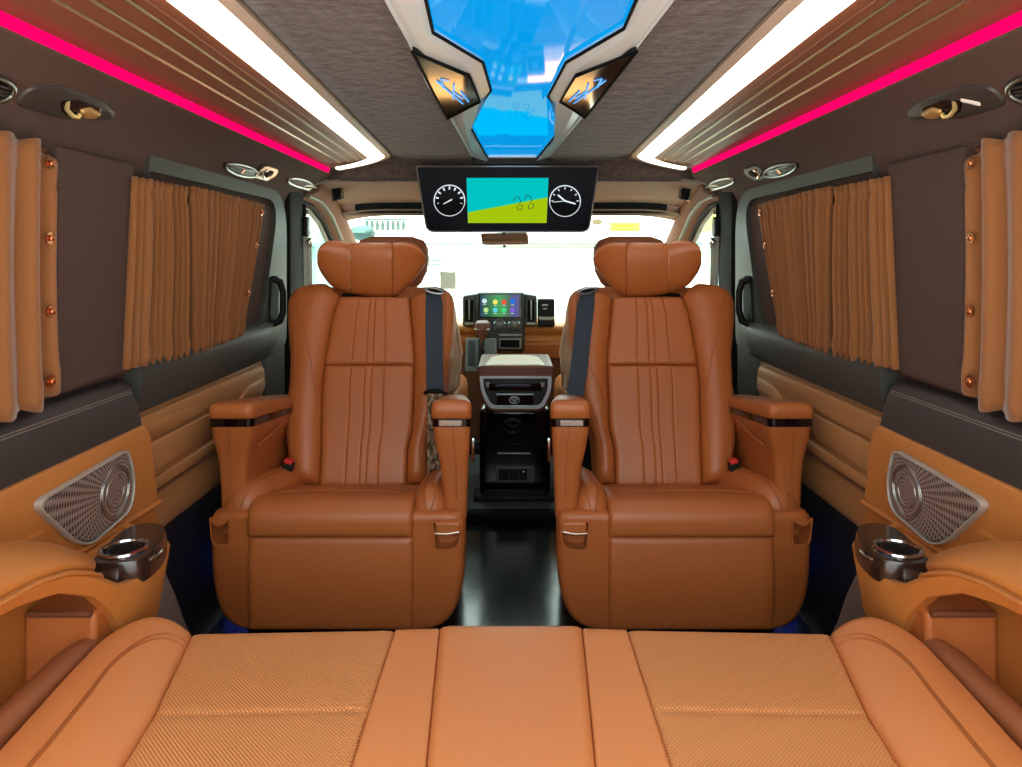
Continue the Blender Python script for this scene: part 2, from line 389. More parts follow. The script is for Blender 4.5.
# ------------------------------------------------------------------ sliding doors
for sx in (-1, 1):
    n_ = side(sx)
    dr = sempty('door_%d' % (1 if sx < 0 else 2), (sx * 0.86, 2.05, 0.32), 'sliding door with grey window surround on the ' + n_)
    X = lambda a, b, h: V((sx * (0.866 - h), a, b))
    # grey window surround: outer and inner loop with the slanted front corner
    outer = roundpoly([(1.565, 0.66), (2.615, 0.66), (2.615, 1.232), (1.625, 1.232)], [.01, .06, .16, .01], 6)
    inner = roundpoly([(1.575, 0.758), (2.36, 0.758), (2.53, 1.195), (1.622, 1.195)], [.01, .10, .12, .01], 6)
    ring(outer, inner, X, 0.028).build('window_surround', GREY, dr, bevel=0.008)
    # recessed dark fabric field around the curtain
    pad(roundpoly([(1.57, 0.75), (2.40, 0.75), (2.55, 1.20), (1.57, 1.20)], .05, 4), X, 0.012, 0.004).build('window_recess', SUEDEFLAT, dr)
    # rounded sill below the window
    sp = [(0.0, 0.775), (0.024, 0.768), (0.040, 0.752), (0.045, 0.728), (0.040, 0.69), (0.028, 0.645), (0.0, 0.632)]
    mb = MB(); loops = []
    for Y in (1.563, 1.7, 1.9, 2.1, 2.28, 2.40, 2.48, 2.54, 2.60):
        t = max(0, (Y - 2.28) / 0.32); lift = 0.05 * t * t; k = 1 - 0.55 * t * t
        loops.append([V((sx * (0.866 - h * k), Y, z + lift * (z - 0.6) * 6)) for h, z in sp])
    mb.loft(loops); mb.build('window_sill', GREY, dr, smooth=50)
    # grey rest of the door forward of the tan panel
    mb = MB(); mb.prism([X(2.40, 0.30, 0.0), X(2.615, 0.30, 0), X(2.615, 0.67, 0), X(2.40, 0.67, 0)], V((-sx * 0.022, 0, 0)))
    mb.build('door_frame', GREY, dr, bevel=0.008)
    # black seal round the surround
    path = [V((sx * 0.862, a, b)) for a, b in roundpoly([(1.55, 0.30), (2.628, 0.30), (2.628, 1.246), (1.55, 1.243)], [.01, .05, .17, .01], 6)]
    MB().tube(path[7:], 0.011, 8).build('seal', RUBBER, dr)
    struct(MB().box((sx * 0.852, 1.43, 0.973), (0.03, 0.262, 0.464)).build('trim_%d' % (19 if sx < 0 else 20), SUEDEFLAT, bevel=0.010), 'dark brown fabric pillar between the two %s windows' % n_)
    # tan door panel with pressed shapes
    dp, _ = pillow(lambda u, v: V((sx * 0.862, 1.565 + u * (0.86), 0.325 + v * (0.315))), V((-sx, 0, 0)), 0.86, 0.31, 0.03, 0.012, 0.01, 12, 12)
    dp.build('door_panel', DOORTAN, dr)
    X2 = lambda a, b, h: V((sx * (0.852 - h), a, b))
    pad(roundpoly([(1.57, 0.575), (2.02, 0.577), (2.10, 0.535), (2.385, 0.535), (2.385, 0.630), (1.57, 0.630)], [.01, .04, .04, .03, .05, .01], 4), X2, 0.018, 0.016).build('upper_pad', DOORTAN, dr)
    pad(roundpoly([(2.10, 0.547), (2.36, 0.545), (2.36, 0.59), (2.22, 0.585)], .02, 4), lambda a, b, h: V((sx * (0.836 - h), a, b)), 0.01, 0.01).build('pull_grip', DOORTAN, dr)
    pad(roundpoly([(1.60, 0.487), (1.93, 0.487), (2.0, 0.51), (2.04, 0.55), (1.99, 0.562), (1.60, 0.562)], [.01, .04, .04, .03, .03, .01], 4), X2, 0.016, 0.014).build('middle_pad', DOORTAN, dr)
    pad(roundpoly([(1.60, 0.445), (2.30, 0.445), (2.30, 0.475), (1.95, 0.475), (1.60, 0.472)], .01, 3), X2, 0.010, 0.008).build('lower_ledge', DOORTAN, dr)
    MB().tube([V((sx * 0.846, Y, 0.436)) for Y in (1.58, 1.9, 2.3)], 0.004, 6).build('panel_groove', BROWN, dr)
    # inside handle
    h = MB(); pa = [V((sx * 0.838, 2.455, 0.915)), V((sx * 0.815, 2.47, 0.905)), V((sx * 0.806, 2.478, 0.87)), V((sx * 0.806, 2.478, 0.80)), V((sx * 0.815, 2.47, 0.768)), V((sx * 0.838, 2.455, 0.755))]
    h.tube(pa, [.012, .013, .012, .012, .013, .012], 10); ho = h.build('door_handle', BLACKP, dr)
    pad(roundpoly([(2.41, 0.735), (2.505, 0.735), (2.515, 0.93), (2.43, 0.93)], .02, 4), X, 0.034, 0.008).build('handle_recess', RUBBER, dr)
    # black centre pillar and front quarter
    struct(MB().loft([[V((sx * x, y, z)) for x, y in ((0.865, 2.63), (0.835, 2.645), (0.828, 2.74), (0.835, 2.82), (0.87, 2.835))] for z in (-0.02, 0.6, 1.0, 1.25)]).build('trim_%d' % (14 if sx < 0 else 15), RUBBER, bevel=0.008), 'black centre pillar behind the %s front seat' % n_)
    # seat belt hanging on the pillar
    fb = thing('front_seat_belt', 'grey cab seat belt hanging on the %s pillar beside the cab window' % n_, 'seat belt', (sx * 0.82, 2.80, 0.70))
    MB().prism([V((sx * 0.832, 2.80, 1.10)), V((sx * 0.826, 2.845, 1.10)), V((sx * 0.826, 2.855, 0.70)), V((sx * 0.832, 2.81, 0.70))], V((-sx * 0.004, 0, 0))).build('webbing', mat('grey_webbing', (150, 150, 140), 0.6), fb)
    MB().prism([V((sx * 0.822, 2.83, 1.05)), V((sx * 0.816, 2.85, 1.05)), V((sx * 0.812, 2.86, 0.70)), V((sx * 0.818, 2.84, 0.70))], V((-sx * 0.004, 0, 0))).build('webbing', mat('grey_webbing', (172, 170, 158), 0.6), fb)
    MB().box((sx * 0.824, 2.82, 1.115), (0.02, 0.045, 0.08)).build('height_adjuster', BLACKP, fb, bevel=0.006)
    MB().tube([V((sx * 0.818, 2.80, 1.05)), V((sx * 0.812, 2.83, 1.065)), V((sx * 0.818, 2.86, 1.05)), V((sx * 0.812, 2.83, 1.035))], 0.007, 8, True).build('belt_guide', CHROME, fb)
    MB().box((sx * 0.83, 2.815, 1.17), (0.012, 0.012, 0.07)).build('adjuster_slot', RUBBER, fb, bevel=0.003)

# ------------------------------------------------------------------ cab: header, pillars, windscreen, glass
rows = []
prof = [(2.82, 1.312), (2.845, 1.318), (2.90, 1.314), (3.00, 1.285), (3.12, 1.270), (3.235, 1.250)]
prof2 = [(3.262, 1.214), (3.33, 1.206), (3.40, 1.198), (3.44, 1.20)]
def hx(y): return 0.84 - 0.02 * (y - 2.8)
def hrow(y, z):
    r = []
    for i in range(25):
        t = -1 + 2 * i / 24; dz = -0.03 * max(0, (abs(t) - 0.72) / 0.28) ** 2
        r.append(V((t * hx(y), y, z + dz)))
    return r
hd = struct(MB().grid([hrow(y, z) for y, z in prof]).build('trim_16', HEADER, solid=0.015), 'mauve brown header lining above the windscreen')
MB().grid([hrow(y, z) for y, z in prof2]).build('windscreen_header', HEADER, hd, solid=0.015)
MB().box((0, 3.292, 1.225), (1.66, 0.02, 0.08)).build('shelf_back', HEADER, hd)
sl = MB().box((0, 3.272, 1.230), (1.46, 0.02, 0.07)); sl.build('header_shelf', RUBBER, hd, bevel=0.008)
MB().tube([hrow(2.825, 1.309)[i] for i in range(25)], 0.008, 8).build('header_bead', TRIMG, hd)
for sx in (-1, 1):
    n_ = side(sx)
    # A pillar: from roof side down to the dashboard, with black rubber and glass run
    mb = MB()
    pa = [(0.862, 2.83, 1.245), (0.855, 3.0, 1.235), (0.862, 3.2, 1.185), (0.878, 3.42, 1.10), (0.885, 3.66, 0.99), (0.885, 4.0, 0.82)]
    loops = []
    for x, y, z in pa:
        t = (y - 2.83) / 1.17
        e = 0.03 + 0.012 * t
        loops.append([V((sx * (x + .01), y - e * .6, z - e)), V((sx * (x - .035), y - e * .2, z - e * .4)), V((sx * (x - .075), y + e, z + e * .4)), V((sx * (x - .075), y + e * 1.6, z + e * 1.4)), V((sx * (x + .02), y + e, z + e))])
    mb.loft(loops); ap = struct(mb.build('trim_%d' % (17 if sx < 0 else 18), HEADER, smooth=60), 'mauve brown windscreen pillar on the ' + n_)
    MB().tube([V((sx * (x - .012), y - .035, z - .03)) for x, y, z in pa], 0.011, 8).build('door_seal', RUBBER, ap)
    MB().tube([V((sx * (x + .004), y - .06, z - .04)) for x, y, z in pa], 0.010, 8).build('glass_channel', TRIMG, ap)
    MB().tube([V((sx * (x - .045), y - .008, z - .006)) for x, y, z in pa], 0.009, 8).build('pillar_bead', mat('olive_trim', (96, 100, 88), 0.5), ap)
    # cab door top and glass
    wg = struct(MB().prism([V((sx * 0.88, 2.82, 0.80)), V((sx * 0.88, 4.1, 0.80)), V((sx * 0.88, 3.2, 1.21)), V((sx * 0.88, 2.82, 1.235))], V((sx * 0.004, 0, 0))).build('window_%d' % (1 if sx < 0 else 2), GLASS, smooth=0), 'cab side window on the ' + n_)
    # small reading lamp in the corner of the header
    c = P(336 if sx < 0 else 686, 193, 2.95)
    lampg = tag(MB().prism([c + V((-.022, 0, .03)), c + V((.022, 0, .03)), c + V((.026, .006, -.02)), c + V((-.012, .006, -.034))] if sx < 0 else [c + V((.022, 0, .03)), c + V((-.022, 0, .03)), c + V((-.026, .006, -.02)), c + V((.012, .006, -.034))], V((0, 0.03, 0))).build('header_socket', RUBBER, bevel=0.006),
                'small black chrome rimmed socket in the %s corner of the header' % n_, 'socket')
    lp = [c + V((sx * -a, -0.002, b)) for a, b in ((-.022, .03), (.022, .03), (.026, -.02), (-.012, -.034))]
    MB().tube(lp, 0.005, 6, True).build('chrome_rim', CHROME, lampg)
# windscreen
pts = []
struct(MB().grid([[V((t * (0.80 + 0.03 * v), 3.45 + 1.02 * v - 0.05 * t * t, 1.205 - 0.60 * v)) for t in [-1 + 2 * i / 12 for i in range(13)]] for v in [j / 6 for j in range(7)]]).build('window_3', GLASS), 'windscreen')

# ------------------------------------------------------------------ roof lights and cove beads
def cove_path(x, n=10, y0=YB):
    """Runs forward along the roof, then turns outward round a shared corner."""
    xc, yc = 0.685, 2.635
    rx = xc - x; ry = 0.66 * rx
    pts = [(x, y0), (x, 0.6), (x, 1.2), (x, 1.8), (x, 2.3)]
    pts += arc2(xc, yc, -rx, ry, 0, PI / 2, n)
    return pts
for sx in (-1, 1):
    n_ = side(sx)
    cp = lambda x, y, h=0.0: V((sx * x, y, zb(x, y) - 0.006 - h))
    def ribbon(xa, xb, h0, h1):
        A = cove_path(xa); B = cove_path(xb)
        return MB().loft([[cp(*a, h0), cp(*a, h1), cp(*b, h1), cp(*b, h0)] for a, b in zip(A, B)])
    t = thing('light_strip', 'broad white light strip along the %s side of the ceiling' % n_, 'ceiling light', cp(0.5, 1.2), 'white ceiling light strips')
    ribbon(0.478, 0.535, -0.002, 0.006).build('diffuser', LED, t)
    ribbon(0.456, 0.478, -0.002, 0.009).build('bezel', mat('led_lit_bezel', (190, 172, 156), 0.5), t, bevel=0.003)  # bezel colour lightened to hold the glow of the strip beside it
    MB().tube([cp(*a, 0.004) for a in cove_path(0.455)], 0.0035, 6).build('edge_bead', TRIMG, t)
    g = thing('cove_beading', 'three slim curved metal beads on the brown %s cove board' % n_, 'trim', cp(0.6, 1.2))
    for xx in (0.579, 0.613, 0.646):
        MB().tube([cp(*a, 0.001) for a in cove_path(xx)], 0.0038, 6).build('bead', GROOVE, g)
    MB().tube([cp(*a, 0.0) for a in cove_path(0.562)], 0.003, 6).build('bead', BROWN, g)
    r = MB()
    L = []
    for Y in [YB + (2.74 - YB) * i / 12 for i in range(13)]:
        L.append([V((sx * 0.704, Y, 1.351)), V((sx * 0.714, Y, 1.322)), V((sx * 0.724, Y, 1.320)), V((sx * 0.716, Y, 1.352))])
    tag(r.loft(L).build('red_light_strip', RED), 'thin crimson light strip along the %s roof edge' % n_, 'light strip', 'crimson roof light strips')

# ------------------------------------------------------------------ lit glass roof panel
def C(px, py, drop=0.0):
    Y = (0.472 + 0.0 - drop) / ((HY - py) / FX + 0.0316)
    Y = min(Y, 2.74) if py > 150 else Y
    return V(((px - 511) * Y / FX, Y, CH + (HY - py) * Y / FX if Y < 2.73 else 1.0 + zc(2.73) - 1.0 + 1.0 - 0.0 - drop if False else 1.434 - 0.0316 * (Y - 1.2) - drop))
pn = thing('roof_panel', 'angular silver framed glass roof panel glowing blue', 'ceiling panel', (0.02, 1.8, 1.40))
def plan(pts, drop):
    return [C(x, y, drop) for x, y in pts]
DP = 0.022
oL = [(386, 0), (408, 39), (426, 84), (447, 114), (472, 156), (489, 161.5)]
oR = [(672, 0), (643, 37), (614, 78), (585, 114), (548, 157), (534, 161.5)]
gL = [(426, 0), (433, 32), (483, 62), (491, 90), (468, 122), (488, 158)]
gR = [(636, 0), (624, 28), (566, 62), (548, 96), (566, 122), (537, 158)]
cL = [(412, 43), (470, 69), (480, 95), (447, 113)]
cR = [(637, 43), (575, 69), (560, 95), (585, 112)]
# continue the outline back over the camera
def extend(pl, out):
    a = pl[0]; return [V((a.x * 0.9 + out * 0.03, YB + 0.1, a.z + 0.02)), V((a.x, 0.7, a.z + 0.01))] + pl
OL, OR = extend(plan(oL, DP), 1), extend(plan(oR, DP), -1)
GL, GR = extend(plan(gL, DP), 1), extend(plan(gR, DP), -1)
up = V((0, 0, 0.022))
def slab(loop, th, name, m, par, bevel=0.0, **k):
    return MB().prism(loop, V((0, 0, th))).build(name, m, par, bevel=bevel, **k)
# glass, frame bars left and right, front lip
slab([p + V((0, 0, 0.006)) for p in GL] + [p + V((0, 0, 0.006)) for p in GR[::-1]], 0.012, 'blue_glass', None or mat('blue_lit_glass', (0, 60, 110), 0.04, spec=0.8, emit=((0, 160, 238), 0.72)), pn, smooth=0)
for nm, O, G, Cc in (('frame', OL, GL, plan(cL, DP)), ('frame', OR, GR, plan(cR, DP))):
    mb = MB()
    n = len(O)
    lo = []
    for a, b in zip(O, G):
        m_ = a.lerp(b, 0.35)
        lo.append([a + V((0, 0, 0.018)), a.lerp(b, 0.12) - V((0, 0, 0.004)), m_ - V((0, 0, 0.012)), a.lerp(b, 0.8) - V((0, 0, 0.010)), b - V((0, 0, 0.0)), b + V((0, 0, 0.018))])
    mb.loft(lo)
    f = mb.build(nm, SILVERP, pn, smooth=12)
    # chrome edge line and dark inner gap
    MB().tube([a.lerp(b, 0.05) + V((0, 0, -0.002)) for a, b in zip(O, G)], 0.005, 8).build('chrome_edge', SILVERP, pn)
    MB().tube([b + V((0, 0, -0.001)) for b in G[1:]], 0.0035, 6).build('gap_seal', RUBBER, pn)
    # control panel set in the widest part of the frame
    cen = sum(Cc, V()) / 4
    lowp = [p + V((0, 0, -0.016)) for p in Cc]
    cpn = MB().prism(lowp, V((0, 0, 0.012))).build('control_panel', GLOSSB, pn, smooth=0, bevel=0.002)
    MB().tube([p + V((0, 0, -0.001)) for p in lowp], 0.003, 6, True).build('panel_edge', RUBBER, cpn)
    ex = (lowp[1] - lowp[0]); ey = (lowp[3] - lowp[0])
    q = lambda u, v: lowp[0] + ex * u + ey * v + V((0, 0, -0.0015))
    ik = MB(); gs = mat('blue_touch_mark', (60, 150, 230), 0.4, emit=((70, 160, 245), 0.8))
    for a, b in (((.22, .28), (.62, .52)), ((.34, .22), (.50, .20)), ((.34, .22), (.30, .36)), ((.58, .22), (.42, .50)), ((.5, .36), (.66, .42)), ((.68, .30), (.78, .44))):
        pa, pb = q(*a), q(*b); d = (pb - pa); sd = V((d.y, -d.x, 0)).normalized() * 0.0022
        ik.prism([pa - sd, pa + sd, pb + sd, pb - sd], V((0, 0, -0.0008)))
    ik.build('touch_icon', gs, cpn, smooth=0)
MB().prism([OL[-1], OR[-1], OR[-1].lerp(GR[-1], 0.9) + V((0, -0.02, 0)), OL[-1].lerp(GL[-1], 0.9) + V((0, -0.02, 0))], V((0, 0, 0.016))).build('front_lip', SILVERP, pn, bevel=0.003)

# ------------------------------------------------------------------ roof fittings on both sides
for sx in (-1, 1):
    n_ = side(sx)
    def aim(px, py):
        best = None
        for i in range(1, 130):
            tt = i * .001; p = on_slope(0, tt, .008); Y = abs(p.x) * FX / abs(px - 511); e = abs(HY - (p.z - CH) * FX / Y - py)
            if best is None or e < best[0]: best = (e, Y, tt)
        return best[1], best[2]
    # belt anchor plate with brass loop: on the slanted fabric above the pillar
    nd = V((-sx * 0.80, 0, -0.60)).normalized(); e1 = V((0, 1, 0)); e2 = e1.cross(nd).normalized()
    if e2.z < 0: e2 = -e2
    def on_slope(Y, t, h): # t across the slope in metres, measured down from the red strip
        prof = [(0.724, 1.318), (0.75, 1.312), (0.785, 1.296), (0.82, 1.268), (0.845, 1.235), (0.858, 1.205)]
        d = 0
        for (x0, z0), (x1, z1) in zip(prof, prof[1:]):
            L = math.hypot(x1 - x0, z1 - z0)
            if t <= d + L or (x1, z1) == prof[-1]:
                k = (t - d) / L; nx, nz = -(z0 - z1) / L, -(x1 - x0) / L
                return V((sx * (x0 + (x1 - x0) * k + nx * h), Y, z0 + (z1 - z0) * k + nz * h))
            d += L
    cen = P(85 if sx < 0 else 937, 106, 1.30); Y0 = 1.29
    t0 = 0.095
    an = thing('belt_anchor', 'dark plate with brass belt loop above the %s pillar' % n_, 'belt anchor', on_slope(Y0, t0, 0))
    ap_ = lambda pts, r: roundpoly([aim(*p) for p in pts], r, 5)
    pad(ap_([(16, 100), (30, 86.5), (62, 86), (106, 102), (116, 111), (112, 119), (60, 122), (18, 116)], .014), lambda a, b, h: on_slope(a, b, h), 0.012, 0.006).build('plate', mat('plate_brown', (54, 49, 45), .45), an)
    pad(ap_([(58, 98), (80, 98), (100, 106), (98, 116), (72, 117), (60, 112)], .010), lambda a, b, h: on_slope(a, b, 0.0115 + h), 0.003, 0.003).build('bezel', GLOSSB, an)
    pad(ap_([(77, 107), (88, 104), (99, 110), (92, 114.5), (80, 115)], .006), lambda a, b, h: on_slope(a, b, 0.0140 + h), 0.008, 0.008).build('brass_tongue', mat('brass', (190, 150, 95), 0.35, 0.5), an)
    MB().tube([on_slope(*aim(x, y), hh) for x, y, hh in ((66, 99, .012), (63.5, 105, .018), (66, 111, .022), (72, 113, .022), (77, 109, .018))], 0.0042, 8).build('brass_hook', mat('pale_brass', (235, 215, 150), 0.25, 0.6), an)
    if sx > 0:
        pad(roundpoly([aim(39, 100), aim(60, 96), aim(60, 99), aim(39, 103)], .003, 4), lambda a, b, h: on_slope(a, b, 0.011 + h), 0.004, 0.003).build('white_slot', mat('white_slot', (235, 232, 225), 0.4), an)
    # round air vents: chrome rims with louvres
    def vent(Yc, tc, ry, rt, label, grp):
        v_ = thing('air_vent', label, 'air vent', on_slope(Yc, tc, 0), grp)
        lp = lambda k, h, dh=0: [on_slope(Yc + ry * k * math.cos(a), tc + rt * k * math.sin(a), h) for a in [2 * PI * i / 28 for i in range(28)]]
        MB().loft([lp(1.12, 0.0), lp(1.05, 0.010), lp(0.9, 0.006)]).build('housing', BLACKP, v_)
        MB().tube(lp(1.0, 0.011), 0.0042, 8, True).build('chrome_rim', SATIN, v_)
        sl_ = MB()
        for k in (-.5, -.17, .17, .5):
            w_ = math.sqrt(1 - k * k) * 0.82
            sl_.tube([on_slope(Yc - ry * w_, tc + rt * k, 0.009), on_slope(Yc, tc + rt * k, 0.012), on_slope(Yc + ry * w_, tc + rt * k, 0.009)], 0.0032, 6)
        sl_.build('louvre', mat('louvre_grey', (88, 88, 86), .35, .8), v_)
        MB().tube([on_slope(Yc, tc - rt * .5, 0.012), on_slope(Yc, tc + rt * .5, 0.012)], 0.005, 6).build('louvre_tab', CHROME, v_)
    vent(*aim(-12, 87), 0.050, 0.026, 'chrome rimmed air vent behind the belt anchor, at the %s frame edge' % n_, None)
    vent(*aim(242, 169.5), 0.125, 0.020, 'chrome louvred air vent over the %s door window' % n_, None)
    # bracket beside the vent
    br = thing('belt_guide', 'silver framed belt guide just ahead of the %s roof vent' % n_, 'belt guide', on_slope(2.19, 0.085, 0))
    by, bt = aim(266, 172)
    o1 = roundpoly([(by + p, bt + q) for p, q in ((-.07, -.026), (.05, -.028), (.085, .0), (.06, .030), (-.06, .032))], .016, 4)
    i1 = [(by + (p[0] - by) * .62, bt + (p[1] - bt) * .58) for p in o1]
    ring(o1, i1, lambda a, b, h: on_slope(a, b, h), 0.014).build('bezel', SATIN if sx < 0 else GREY, br)
    pad(i1, lambda a, b, h: on_slope(a, b, h), 0.006, 0.004).build('recess', GLOSSB, br)
    MB().tube([on_slope(by - .03, bt - .01, .008), on_slope(by - .035, bt + .006, .018), on_slope(by - .01, bt + .014, .02), on_slope(by + .02, bt + .007, .014)], 0.0055, 8).build('hook', CHROME, br)
    for (Yc, tc), ry, rt, w_ in ((aim(301, 183.5), 0.15, 0.020, 'larger'), (aim(311.5, 188.5), 0.11, 0.013, 'smaller')):
        v_ = thing('roof_lamp', '%s oval chrome rimmed roof lamp beside the %s pillar top' % (w_, n_), 'roof lamp', on_slope(Yc, tc, 0))
        lp = lambda k, h: [on_slope(Yc + ry * k * math.cos(a), tc + rt * k * math.sin(a), h) for a in [2 * PI * i / 28 for i in range(28)]]
        MB().loft([lp(1.0, 0.0), lp(0.98, 0.009), lp(0.5, 0.011)]).build('lens', mat('olive_lens', (70, 68, 62), 0.6, spec=.2), v_)
        MB().tube(lp(1.0, 0.009), 0.0048, 8, True).build('chrome_rim', SATIN, v_)

# ------------------------------------------------------------------ curtains
def curtain(sx, ya0, ya1, yb0, yb1, za, zt, folds, amp, seed, bow=0.0, nr=26, per=14, x0=0.832, jag=0.01):
    """Sheet from rear edge ya (bottom, top) to front edge yb, z from za to zt (functions of t along)."""
    rr = random.Random(seed)
    n = int(folds * per)
    ph = [rr.uniform(-.35, .35) for _ in range(int(folds) + 3)]; am = [rr.uniform(.55, 1.25) for _ in range(int(folds) + 3)]
    rows = []
    for j in range(nr + 1):
        v = j / nr; row = []
        for i in range(n + 1):
            u = i / n; f = u * folds; k = int(f)
            d = math.sin(2 * PI * (f + ph[k] * (1 - (f - k)) + ph[k + 1] * (f - k)))
            a = amp * (am[k] * (1 - (f - k)) + am[k + 1] * (f - k))
            pinch = 0.75 + 0.25 * math.sin(PI * min(1, max(0, v))) + 0.35 * (math.exp(-((v - .06) / .05) ** 2)) - 0.35 * math.exp(-((v - .93) / .015) ** 2)
            d = math.copysign(abs(d) ** 0.85, d)
            y = (ya0 + (ya1 - ya0) * v) * (1 - u) + (yb0 + (yb1 - yb0) * v) * u + 0.35 * a * math.cos(2 * PI * f) * pinch + bow * math.sin(PI * v) * (u - .5)
            z = za(u) + (zt(u) - za(u)) * v
            if j == 0: z -= jag * (0.5 + 0.5 * d)
            if j == nr: z += jag * 0.8 * (0.5 + 0.5 * d)
            row.append(V((sx * (x0 - a * d * pinch), y, z)))
        rows.append(row)
    return MB().grid(rows)
def buttons(pts, par, sx):
    for p in pts:
        b = MB(); b.disc(p, 0.011, V((0, 1, 0)), V((0, 0, 1)), -0.003, 18)
        b.ellipsoid(p + V((-sx * 0.003, 0, 0)), (0.004, 0.006, 0.006), 14, 8)
        b.build('snap_button', CORD, par)
def rail(sx, y0, y1, z0, z1, par):
    MB().tube([V((sx * 0.845, y0, z0)), V((sx * 0.845, y1, z1))], 0.004, 6).build('curtain_cord', BROWN, par)
for sx in (-1, 1):
    n_ = side(sx)
    zlow = lambda u: 0.742 + 0.008 * u
    c1 = curtain(sx, 1.50, 1.535, 1.786, 1.786, lambda u: 0.755 - 0.012 * u, lambda u: 1.172 + 0.0 * u, 8.5, 0.016, 11, jag=.002)
    o = tag(c1.build('curtain', CURT, smooth=80, solid=0.002), 'rust pleated curtain on the rear half of the %s door window' % n_, 'curtain', None)
    rail(sx, 1.58, 1.80, 1.165, 1.165, o); rail(sx, 1.58, 1.80, 0.765, 0.765, o)
    c2 = curtain(sx, 1.818, 1.808, 2.15, 2.345, lambda u: 0.742 + 0.012 * u, lambda u: 1.178 - 0.012 * u * u, 14.5, 0.015, 12, jag=.002)
    o = tag(c2.build('curtain', CURT, smooth=80, solid=0.002), 'rust pleated curtain on the slanted front half of the %s door window' % n_, 'curtain', None)
    rail(sx, 1.81, 2.33, 1.165, 1.155, o); rail(sx, 1.82, 2.14, 0.765, 0.77, o)
    buttons([V((sx * 0.822, 2.31, 1.14)), V((sx * 0.822, 2.262, 1.03)), V((sx * 0.822, 2.195, 0.88))], o, sx)
    c3 = curtain(sx, 0.45, 0.45, 1.278, 1.272, lambda u: 0.735 + 0.015 * max(0, (u - .93) / .07) ** 2 * 2, lambda u: 1.196 - 0.045 * max(0, (u - .93) / .07) ** 2, 13.5, 0.013, 23 , bow=-0.02, x0=0.828, jag=.008)
    o = tag(c3.build('curtain', CURT, smooth=80, solid=0.002), 'wide rust curtain with copper snap buttons behind the %s pillar' % n_, 'curtain', None)
    rail(sx, 0.45, 1.27, 1.19, 1.19, o)
    buttons([V((sx * 0.818, 1.244, 1.163)), V((sx * 0.818, 1.244, 1.03)), V((sx * 0.818, 1.246, 0.90)), V((sx * 0.818, 1.246, 0.775))], o, sx)

